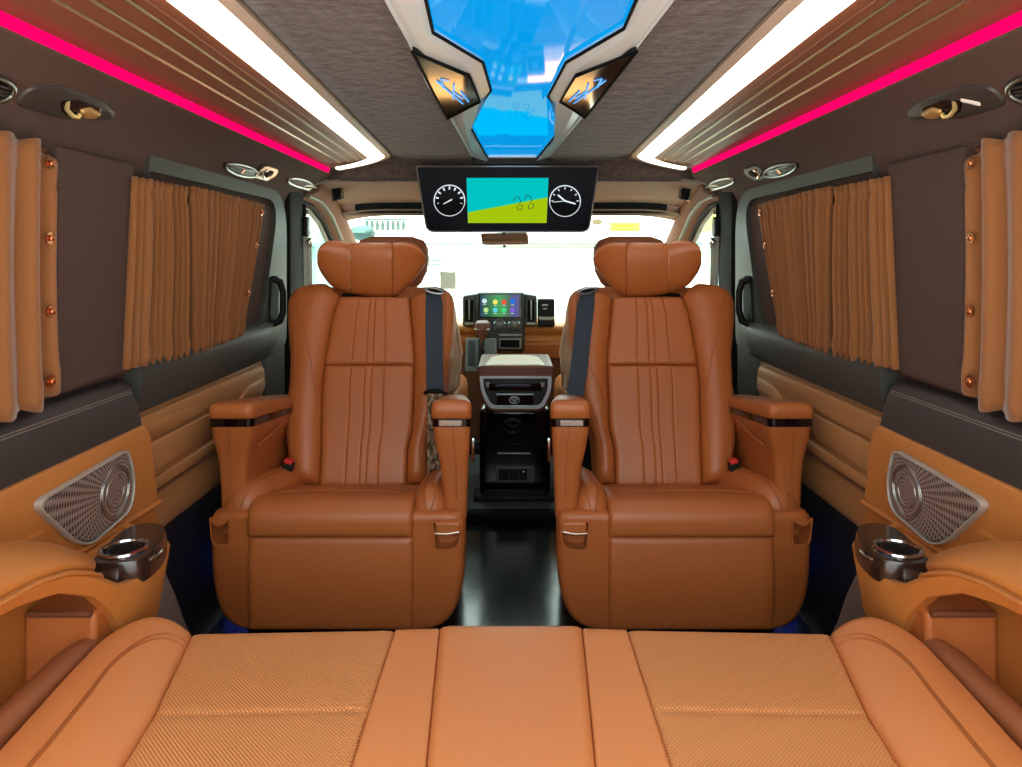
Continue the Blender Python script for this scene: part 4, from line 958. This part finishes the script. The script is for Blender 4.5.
def emblem(c, k, m, par, nm='emblem'):
    mb = MB(); ex, ez = V((1, 0, 0)), V((0, 0, 1))
    mb.torus(c, .020 * k, .0016 * k, ex, ez, 28, 6, Ry=.0135 * k)
    mb.torus(c + ez * .0052 * k, .0125 * k, .0014 * k, ex, ez, 24, 6, Ry=.0062 * k)
    mb.torus(c + ez * .0012 * k, .0055 * k, .0014 * k, ex, ez, 24, 6, Ry=.0118 * k)
    return mb.build(nm, m, par)
emblem(P(514.5, 400, YC - .0325), 1.0, SILVERP, dw)
lid = [(-.140, 0.0), (.140, 0.0)]
def lid_loop(z, k):
    r = roundpoly([(.016 - .130 * k, 2.785 + .16 * (1 - k)), (.016 + .130 * k, 2.785 + .16 * (1 - k)), (.016 + .104 * k, 3.08 - .12 * (1 - k)), (.016 - .104 * k, 3.08 - .12 * (1 - k))], [.04, .04, .07, .07], 6)
    return [V((p[0], p[1], z)) for p in r]
MB().loft([lid_loop(z, k) for z, k in ((.494, .95), (.500, .985), (.535, .99), (.540, .97))]).build('lid_skirt', BROWN, cn, smooth=60)
MB().loft([lid_loop(z, k) for z, k in ((.536, .985), (.544, 1.0), (.552, .985), (.560, .93), (.564, .80), (.565, .5))]).build('padded_lid', CREAM, cn, smooth=60)
emblem(P(513, 426, YC - .002), 2.0, mat('faint_emblem', (18, 18, 20), 0.35), cn)
MB().box(P(514, 453.5, YC - .002), (.135, .008, .006)).build('seam_strip', SATIN, cn, bevel=0.002)
MB().box(P(515, 444.5, YC - .002), (.03, .006, .004)).build('catch', BLACKP, cn)
ot = MB().box(P(515, 474.5, YC - .004), (.155, .016, .066)).build('power_panel', mat('charcoal_panel', (84, 80, 76), 0.4), cn, bevel=0.005)
for x, w_ in ((504, .042), (514, .034), (523, .034)): MB().box(P(x, 474.5, YC - .013), (w_, .006, .044)).build('socket', BLACKP, ot, bevel=0.004)
MB().ellipsoid(P(523.5, 472, YC - .017), (.005, .003, .005), 10, 6).build('indicator', CHROME, ot)
MB().box((0.016, 2.83, 0.03), (.33, .12, .03)).build('foot_plate', BLACKP, cn, bevel=0.008)

# ------------------------------------------------------------------ dashboard
ds = thing('dashboard', 'tan dashboard with black centre stack behind the windscreen', 'dashboard', (0, 3.8, 0.4))
YD = 3.60
pr = [(4.45, .60), (3.95, .625), (3.72, .638), (3.645, .638), (3.62, .625), (3.625, .60), (3.655, .58), (3.64, .56), (3.66, .50), (3.72, .45), (4.45, .45)]
MB().loft([[V((x, y, z)) for y, z in pr] for x in (-.80, -.4, 0, .4, .80)]).build('dash_body', VINYL, ds, bevel=0.01, seg=2)
MB().box((0, 4.05, 0.25), (1.6, .8, .46)).build('lower_dash', BROWN, ds, bevel=0.03)
MB().loft([[V((x, y, z)) for y, z in ((3.64, .555), (3.61, .545), (3.63, .46), (3.7, .45))] for x in (.05, .45, .80)]).build('knee_pad', LEATHER, ds, bevel=0.01)
ck = lambda x0, x1, y0, y1, Y, d, m, nm, par, bev=0.006: MB().prism([P(x0, y0, Y), P(x1, y0, Y), P(x1, y1, Y), P(x0, y1, Y)], V((0, d, 0))).build(nm, m, par, bevel=bev)
stack = ck(476.5, 524.8, 292.5, 351.5, YD - .012, .16, mat('dark_stack', (44, 48, 47), 0.35), 'centre_stack', ds, 0.012)
hu = thing('head_unit', 'dashboard touch screen with round coloured app icons', 'screen', P(500, 317, YD - .02))
ck(478.5, 521.5, 293.8, 317.6, YD - .02, .02, GLOSSB, 'bezel', hu, 0.002)
def screen_mat(name, cols, strength):
    m = bpy.data.materials.new(name); m.use_nodes = True; nt = m.node_tree; b = nt.nodes['Principled BSDF']
    b.inputs['Base Color'].default_value = (.01, .01, .01, 1); b.inputs['Roughness'].default_value = .15
    tc = nt.nodes.new('ShaderNodeTexCoord'); sp_ = nt.nodes.new('ShaderNodeSeparateXYZ'); nt.links.new(tc.outputs['Generated'], sp_.inputs[0])
    r = nt.nodes.new('ShaderNodeValToRGB'); nt.links.new(sp_.outputs['X'], r.inputs['Fac'])
    e = r.color_ramp.elements; e[0].position = cols[0][0]; e[0].color = lin(cols[0][1]); e[1].position = cols[-1][0]; e[1].color = lin(cols[-1][1])
    for p_, c_ in cols[1:-1]: n_ = r.color_ramp.elements.new(p_); n_.color = lin(c_)
    nt.links.new(r.outputs['Color'], b.inputs['Emission Color']); b.inputs['Emission Strength'].default_value = strength
    return m
ck(480.2, 519.2, 295, 316.6, YD - .0215, .002, screen_mat('app_screen', [(0, (20, 60, 90)), (.25, (20, 110, 60)), (.5, (20, 150, 60)), (.75, (15, 80, 60)), (.85, (25, 50, 140)), (1, (60, 50, 120))], .8), 'display', hu, 0)
for x, y, c_ in ((495.2, 302, (230, 225, 100)), (504, 302, (235, 80, 60)), (512.5, 301.5, (40, 110, 220)), (486, 310, (180, 220, 130)), (495.2, 310, (90, 200, 220)), (504, 310, (60, 210, 120)), (512.5, 310, (130, 90, 200)), (484.5, 301, (200, 220, 230))):
    MB().disc(P(x, y, YD - .0225), .0125, (1, 0, 0), (0, 0, 1), -.001, 20).build('app_icon', emission('icon_light', c_, .9), hu, smooth=0)
    MB().box(P(x, y + 3.4, YD - .0225), (.016, .001, .003)).build('app_caption', emission('caption_light', (210, 230, 225), .8), hu, smooth=0)
for x0, x1, sg in ((462.5, 475.8, -1), (525.2, 537.2, 1)):
    vv = MB().prism([P(x0, 296 if sg < 0 else 294, YD - .01), P(x1, 294 if sg < 0 else 296, YD - .01), P(x1, 326, YD - .01), P(x0, 326, YD - .01)], V((0, .14, 0))).build('dash_vent', mat('vent_frame', (62, 66, 64), 0.4), ds, bevel=0.008)
    ck(x0 + 2.4, x1 - 2.4, 300, 321.5, YD - .014, .01, RUBBER, 'vent_slot', vv, 0.002)
    MB().box(P((x0 + x1) / 2, 310, YD - .02), (.008, .01, .10)).build('vent_blade', SATIN, vv, bevel=0.002)
    MB().box(P((x0 + x1) / 2, 323.8, YD - .014), (.045, .01, .014)).build('vent_wheel', SATIN, vv, bevel=0.003)
pb = ck(537.8, 555, 299, 327, YD - .02, .08, BLACKP, 'dash_pocket', ds, 0.010)
ck(538.5, 554.5, 317, 320.5, YD - .032, .03, SATIN, 'pocket_lip', pb, 0.004)
MB().box(P(545, 305, YD - .021), (.03, .002, .008)).build('pocket_mark', mat('white_print', (200, 205, 205), .5), pb)
MB().box(P(545, 308.7, YD - .021), (.02, .002, .006)).build('pocket_mark', mat('white_print', (190, 195, 195), .5), pb)
for x in (499.6, 514):
    k_ = MB(); c = P(x, 325, YD - .02)
    k_.loft([[c + V((r * math.cos(a), y, r * math.sin(a))) for a in [2 * PI * i / 28 for i in range(28)]] for r, y in ((.032, .01), (.031, -.012), (.026, -.016), (.018, -.018), (.015, -.034), (.011, -.036))])
    kn = k_.build('climate_knob', mat('knob_grey', (90, 96, 94), 0.3), ds)
    MB().torus(c + V((0, -.016, 0)), .029, .002, (1, 0, 0), (0, 0, 1), 28, 6).build('knob_ring', CHROME, kn)
ck(498.5, 521.8, 338, 350, YD - .018, .02, SATIN, 'bin_frame', ds, 0.006)
ck(500.6, 519.6, 340, 347.5, YD - .022, .01, RUBBER, 'bin', ds, 0.002)
ck(499, 522, 334, 336.2, YD - .018, .02, SATIN, 'button_row', ds, 0.002)
# gear selector
gs = thing('gear_selector', 'gear lever with brown knob on its grey gate left of the console lid', 'gear lever', P(481, 366, 3.45))
gp = roundpoly([(465.5, 338), (496.5, 338), (497, 372), (465, 372)], 3, 4)
MB().loft([[P(x, y, 3.50 - (y - 338) * .004) for x, y in gp], [P(x, y, 3.50 - (y - 338) * .004) + V((0, .06, -.01)) for x, y in gp]]).build('gate_panel', mat('gate_grey', (58, 60, 56), 0.4), gs, bevel=0.006)
def gq(x0, x1, y0, y1, m, nm): MB().prism([P(x, y, 3.497 - (y - 338) * .004) for x, y in ((x0, y0), (x1, y0), (x1, y1), (x0, y1))], V((0, -.003, 0))).build(nm, m, gs, smooth=0)
gq(478.5, 484.5, 339, 364, RUBBER, 'gate_slot'); gq(468.5, 475, 341, 364, BLACKP, 'gate_scale')
MB().tube([P(482, 352, 3.46), P(482, 336, 3.42)], .011, 10).build('lever', CHROME, gs)
lo = []
for py, rx, ry in ((339.5, 3.2, .02), (334, 5.0, .03), (330, 7.0, .038), (326, 7.8, .04), (322.5, 7.2, .036), (320.4, 5.0, .02)):
    lo.append([P(482.6, py, 3.42) + V((rx * 3.42 / FX * math.cos(a), ry * math.sin(a), 0)) for a in [2 * PI * i / 24 for i in range(24)]])
MB().loft(lo).build('knob', mat('knob_brown', (110, 70, 56), 0.3), gs)
MB().torus(P(482.6, 329, 3.42), .036, .004, (1, 0, 0), (0, 1, 0), 28, 6).build('knob_band', SATIN, gs)

# ------------------------------------------------------------------ ceiling monitor
mo = thing('ceiling_monitor', 'wide black drop down monitor with two dials and a cyan and lime screen', 'monitor', (0, 2.65, 1.33))
def M(px, py, h=0.0): return P(px, py, 2.64 + (py - 167) * .0009) - V((0, h, 0))
body = roundpoly([(416.5, 166.5), (598.5, 166.5), (588.5, 231.5), (427, 231.5)], [1.5, 1.5, 7, 7], 6)
hs = MB().loft([[M(x, y) for x, y in body], [M(x, y) + V((0, .035, 0)) for x, y in body]]).build('housing', mat('monitor_navy', (9, 15, 26), 0.45, spec=0.08), mo, bevel=0.003)
MB().tube([M(x, y, -.004) for x, y in body], .0045, 8, True).build('silver_rim', mat('rim_grey', (150, 150, 150), 0.3, 0.9), mo)
MB().box((0.0, 2.70, 1.37), (.30, .10, .06)).build('ceiling_mount', BLACKP, mo, bevel=0.008)
quad = lambda pts, h, m, nm, par: MB().prism([M(x, y, h) for x, y in pts], V((0, .0008, 0))).build(nm, m, par, smooth=0)
sc_ = quad([(466.5, 178), (548.5, 178), (546.5, 223), (468, 223)], .0015, emission('cyan_screen', (0, 205, 205), .72), 'screen', mo)
quad([(468, 212.5), (547.5, 197.5), (546.5, 223), (468, 223)], .003, emission('lime_screen', (172, 205, 12), .74), 'lime_field', sc_)
MB().tube([M(x, y, .0035) for x, y in ((468, 212.3), (547.5, 197.3))], .0016, 6).build('field_edge', emission('green_line', (60, 200, 110), .9), sc_)
wv = MB()
for ox in (0, 11):
    sh = [(513.5 + ox, 201), (516 + ox, 196.5), (519 + ox, 197.5), (521 + ox, 202), (518.5 + ox, 205), (523 + ox, 206), (522 + ox, 209), (518 + ox, 210.5), (517 + ox, 206)]
    wv.tube([M(x, y - ox * .12, .0045) for x, y in sh], .0016, 6)
wv.build('scribble', mat('ink', (20, 50, 40), .5), sc_)
WHT = emission('dial_white', (225, 235, 240), .9)
for cx, cy, kind in ((449.5, 200.5, 0), (565, 201, 1)):
    R = 15.3
    g = MB().disc(M(cx, cy, .0012), R * 2.65 / FX, (1, 0, 0), (0, 0, 1), .0006, 36).build('dial', mat('dial_black', (6, 9, 14), .7, spec=.1), mo, smooth=0)
    MB().tube([M(cx + R * math.cos(2 * PI * i / 40), cy + R * math.sin(2 * PI * i / 40), .002) for i in range(40)], .0022, 6, True).build('dial_ring', WHT, g)
    tk = MB()
    angs = [math.radians(140 + 26 * i) for i in range(11)] if kind == 0 else [2 * PI * i / 12 for i in range(12)]
    for a in angs:
        r0, r1, wd = (11.0, 14.0, .0030) if kind == 0 else (11.6, 13.6, .0020)
        tk.tube([M(cx + r0 * math.cos(a), cy + r0 * math.sin(a), .002), M(cx + r1 * math.cos(a), cy + r1 * math.sin(a), .002)], wd, 5)
    tk.build('tick_mark', WHT, g)
    hn = MB()
    hands = [((2.5, -1), (-11.5, 6.5), .0024)] if kind == 0 else [((0, 0), (-7, -6), .0034), ((0, 0), (10.5, 3), .003), ((0, 0), (-12, 1.2), .0012)]
    for p0, p1, wd in hands: hn.tube([M(cx + p0[0], cy + p0[1], .003), M(cx + p1[0], cy + p1[1], .003)], wd, 5)
    hn.build('hand', WHT, g)

# ------------------------------------------------------------------ rear view mirror
rm = thing('rear_view_mirror', 'small rear view mirror hanging below the ceiling monitor', 'mirror', P(504, 245, 3.5))
ml = roundpoly([(480.2, 233), (528, 232.5), (529, 243.5), (526, 244.5), (482, 244.8)], [3, 3, 3, 3, 4], 4)
MB().loft([[P(x, y, 3.49 - (y - 238.7) * .0016) for x, y in ml], [P(x, y, 3.52 - (y - 238.7) * .0016) for x, y in ml]]).build('housing', BROWN, rm, bevel=0.004)
mi = [(504.5 + (p[0] - 504.5) * .95, 238.7 + (p[1] - 238.7) * .84) for p in ml]
MB().prism([P(x, y, 3.486 - (y - 238.7) * .0016) for x, y in mi], V((0, .001, 0))).build('mirror_glass', mat('mirror_silver', (200, 200, 198), 0.06, 1.0), rm, smooth=0)
MB().tube([P(504, 240, 3.53), P(504, 232, 3.50), P(504, 222, 3.48)], .010, 8).build('stalk', BLACKP, rm)
MB().box(P(504.5, 246.4, 3.50), (.014, .02, .014)).build('dip_lever', BLACKP, rm, bevel=0.003)

# ------------------------------------------------------------------ outside, bright and washed out
struct(MB().box((0, 30, -0.62), (80, 80, 0.04)).build('ground', mat('pale_concrete', (150, 153, 150), 0.8)), 'bright pale concrete ground outside')
bd = thing('pale_building', 'white building far beyond the windscreen, under a pale green eave line', 'building', (0, 26, -.6))
MB().box((0, 26.5, 1.35), (44, 1.0, 3.9)).build('wall', mat('white_render', (240, 243, 240), .8), bd)
MB().box((0, 25.9, 1.42), (44, .25, .06)).build('eave', mat('pale_green', (48, 72, 64), .7), bd)
MB().box((0, 25.9, 1.28), (44, .15, .03)).build('eave', mat('pale_green', (54, 78, 70), .7), bd)
for k in range(8):
    MB().box(P(367 + 5.2 * k, 225.5, 25.9), (.10, .06, .36)).build('window_bar', mat('grey_green', (36, 56, 50), .7), bd)
MB().box(P(386, 219.6, 25.9), (1.6, .06, .06)).build('window_head', mat('grey_green', (36, 56, 50), .7), bd)
# yellow sign and brown disc on the building
ys_ = thing('yellow_sign', 'yellow signboard seen above the right cab headrest', 'sign', P(625, 233, 22))
MB().box(P(625, 227, 22), (.95, .06, .30)).build('board', mat('sign_yellow', (240, 215, 20), .6), ys_, bevel=0.01)
MB().box(P(625, 224, 21.95), (.55, .02, .05)).build('lettering_bar', mat('sign_ochre', (190, 150, 30), .6), ys_)
for x in (611, 639): MB().tube([P(x, 232, 22), V((P(x, 232, 22).x, 22, -.6))], .03, 8).build('post', mat('pale_post', (215, 218, 214), .6), ys_)
rd = thing('round_sign', 'small tan oval sign beside the monitor corner', 'sign', P(597, 224, 20))
MB().disc(P(597, 222, 20), .15, (1, 0, 0), (0, 0, 1), .04, 28, Ry=.09).build('plate', mat('sign_tan', (72, 56, 28), .6), rd)
MB().tube([P(597, 224, 20), V((P(597, 224, 20).x, 20, -.6))], .02, 8).build('post', mat('pale_post', (215, 218, 214), .6), rd)
so = thing('roadside_sign', 'yellow and orange hoarding seen through the right cab window', 'sign', P(704, 233, 9))
MB().box(P(705, 219, 9), (.26, .04, .16)).build('board', mat('sign_yellow', (245, 215, 70), .6), so)
MB().box(P(705, 228, 9), (.28, .05, .10)).build('lower_board', mat('sign_orange', (225, 120, 70), .6), so)
MB().tube([P(705, 231, 9.03), V((P(705, 231, 9).x, 9.03, -.6))], .03, 8).build('post', mat('pale_post', (215, 218, 214), .6), so)
def vehicle(name, label, cat, c, W, Lh, H, col, yaw, par_glass=(70, 100, 100)):
    t = thing(name, label, cat, c)
    R = Matrix.Rotation(yaw, 3, 'Z')
    T = lambda x, y, z: V(c) + R @ V((x, y, z))
    prof = [(-.5, .16), (-.5, .50), (-.46, .56), (-.24, .60), (-.12, .93), (-.04, 1.0), (.24, 1.0), (.38, .90), (.47, .62), (.5, .55), (.5, .16)]
    lo = []
    for x, k, zz in ((-.5, .97, .95), (-.42, 1, 1), (.42, 1, 1), (.5, .97, .95)):
        lo.append([T(x * W, y * Lh * k, z * H * zz if z > .2 else z * H) for y, z in prof])
    MB().loft(lo).build('body', mat(name + '_paint', col, .35), t, bevel=.05)
    gm = mat(name + '_glass', par_glass, .1)
    for s_ in (-1, 1):
        MB().prism([T(s_ * .505 * W, y * Lh, z * H) for y, z in ((-.18, .63), (-.09, .90), (.22, .92), (.36, .66))], R @ V((s_ * .02, 0, 0))).build('side_window', gm, t)
        for y in (-.31, .31):
            MB().disc(T(s_ * .47 * W, y * Lh, .2 * H), .2 * H, R @ V((0, 1, 0)), V((0, 0, 1)), s_ * .1, 24).build('wheel', RUBBER, t)
    MB().prism([T(x * W, y * Lh, z * H) for x, y, z in ((-.42, -.235, .625), (.42, -.235, .625), (.36, -.135, .92), (-.36, -.135, .92))], R @ V((0, -.02, .01))).build('windscreen', gm, t)
    return t
vehicle('parked_car', 'pale green car parked outside the left cab window', 'car', (-2.45, 6.7, -.6), 1.8, 4.3, 1.82, (58, 80, 70), 0.12, (30, 48, 46))
tr = thing('round_silhouette', 'small rounded pale teal tree far off above the left cab headrest', 'silhouette', V((P(362, 232, 24).x, 24, -.6)))  # stand-in for an unclear domed form like a car roof; upright below invented
rr = random.Random(3); lo = []
for j in range(1, 12):
    t_ = -PI / 2 + PI * j / 12
    lo.append([P(362, 233, 24) + V((.44 * math.cos(t_) * math.cos(2 * PI * i / 18) * rr.uniform(.9, 1.1), .4 * math.cos(t_) * math.sin(2 * PI * i / 18) * rr.uniform(.9, 1.1), .27 * math.sin(t_))) for i in range(18)])
MB().loft(lo).build('domed_top', mat('pale_teal_form', (32, 58, 57), .8), tr)
MB().tube([V((P(362, 233, 24).x, 24, -.6)), P(362, 236, 24)], .05, 8).build('support', mat('pale_support', (170, 165, 150), .8), tr)
# white van ahead of the windscreen with its grey rear window
pv = thing('parked_van', 'white parked van ahead of the windscreen with a grey rear window', 'van', (-1.3, 12.5, -.6))
MB().box((-1.35, 13.6, .38), (1.9, 2.2, 1.6)).build('body', mat('van_white', (238, 242, 240), .35), pv, bevel=.12)
MB().box(P(448, 280, 12.46), (.29, .05, .32)).build('rear_window', mat('van_window', (42, 54, 52), .2), pv, bevel=.02)
for y_ in (256.5, 260.5, 264.5): MB().box(P(434, y_, 12.46), (.26, .05, .025)).build('louvre_line', mat('van_line', (62, 80, 80), .4), pv)
for x_ in (-2.1, -.6): MB().disc(V((x_, 12.8, -.33)), .27, (0, 1, 0), (0, 0, 1), .15, 24).build('wheel', RUBBER, pv)
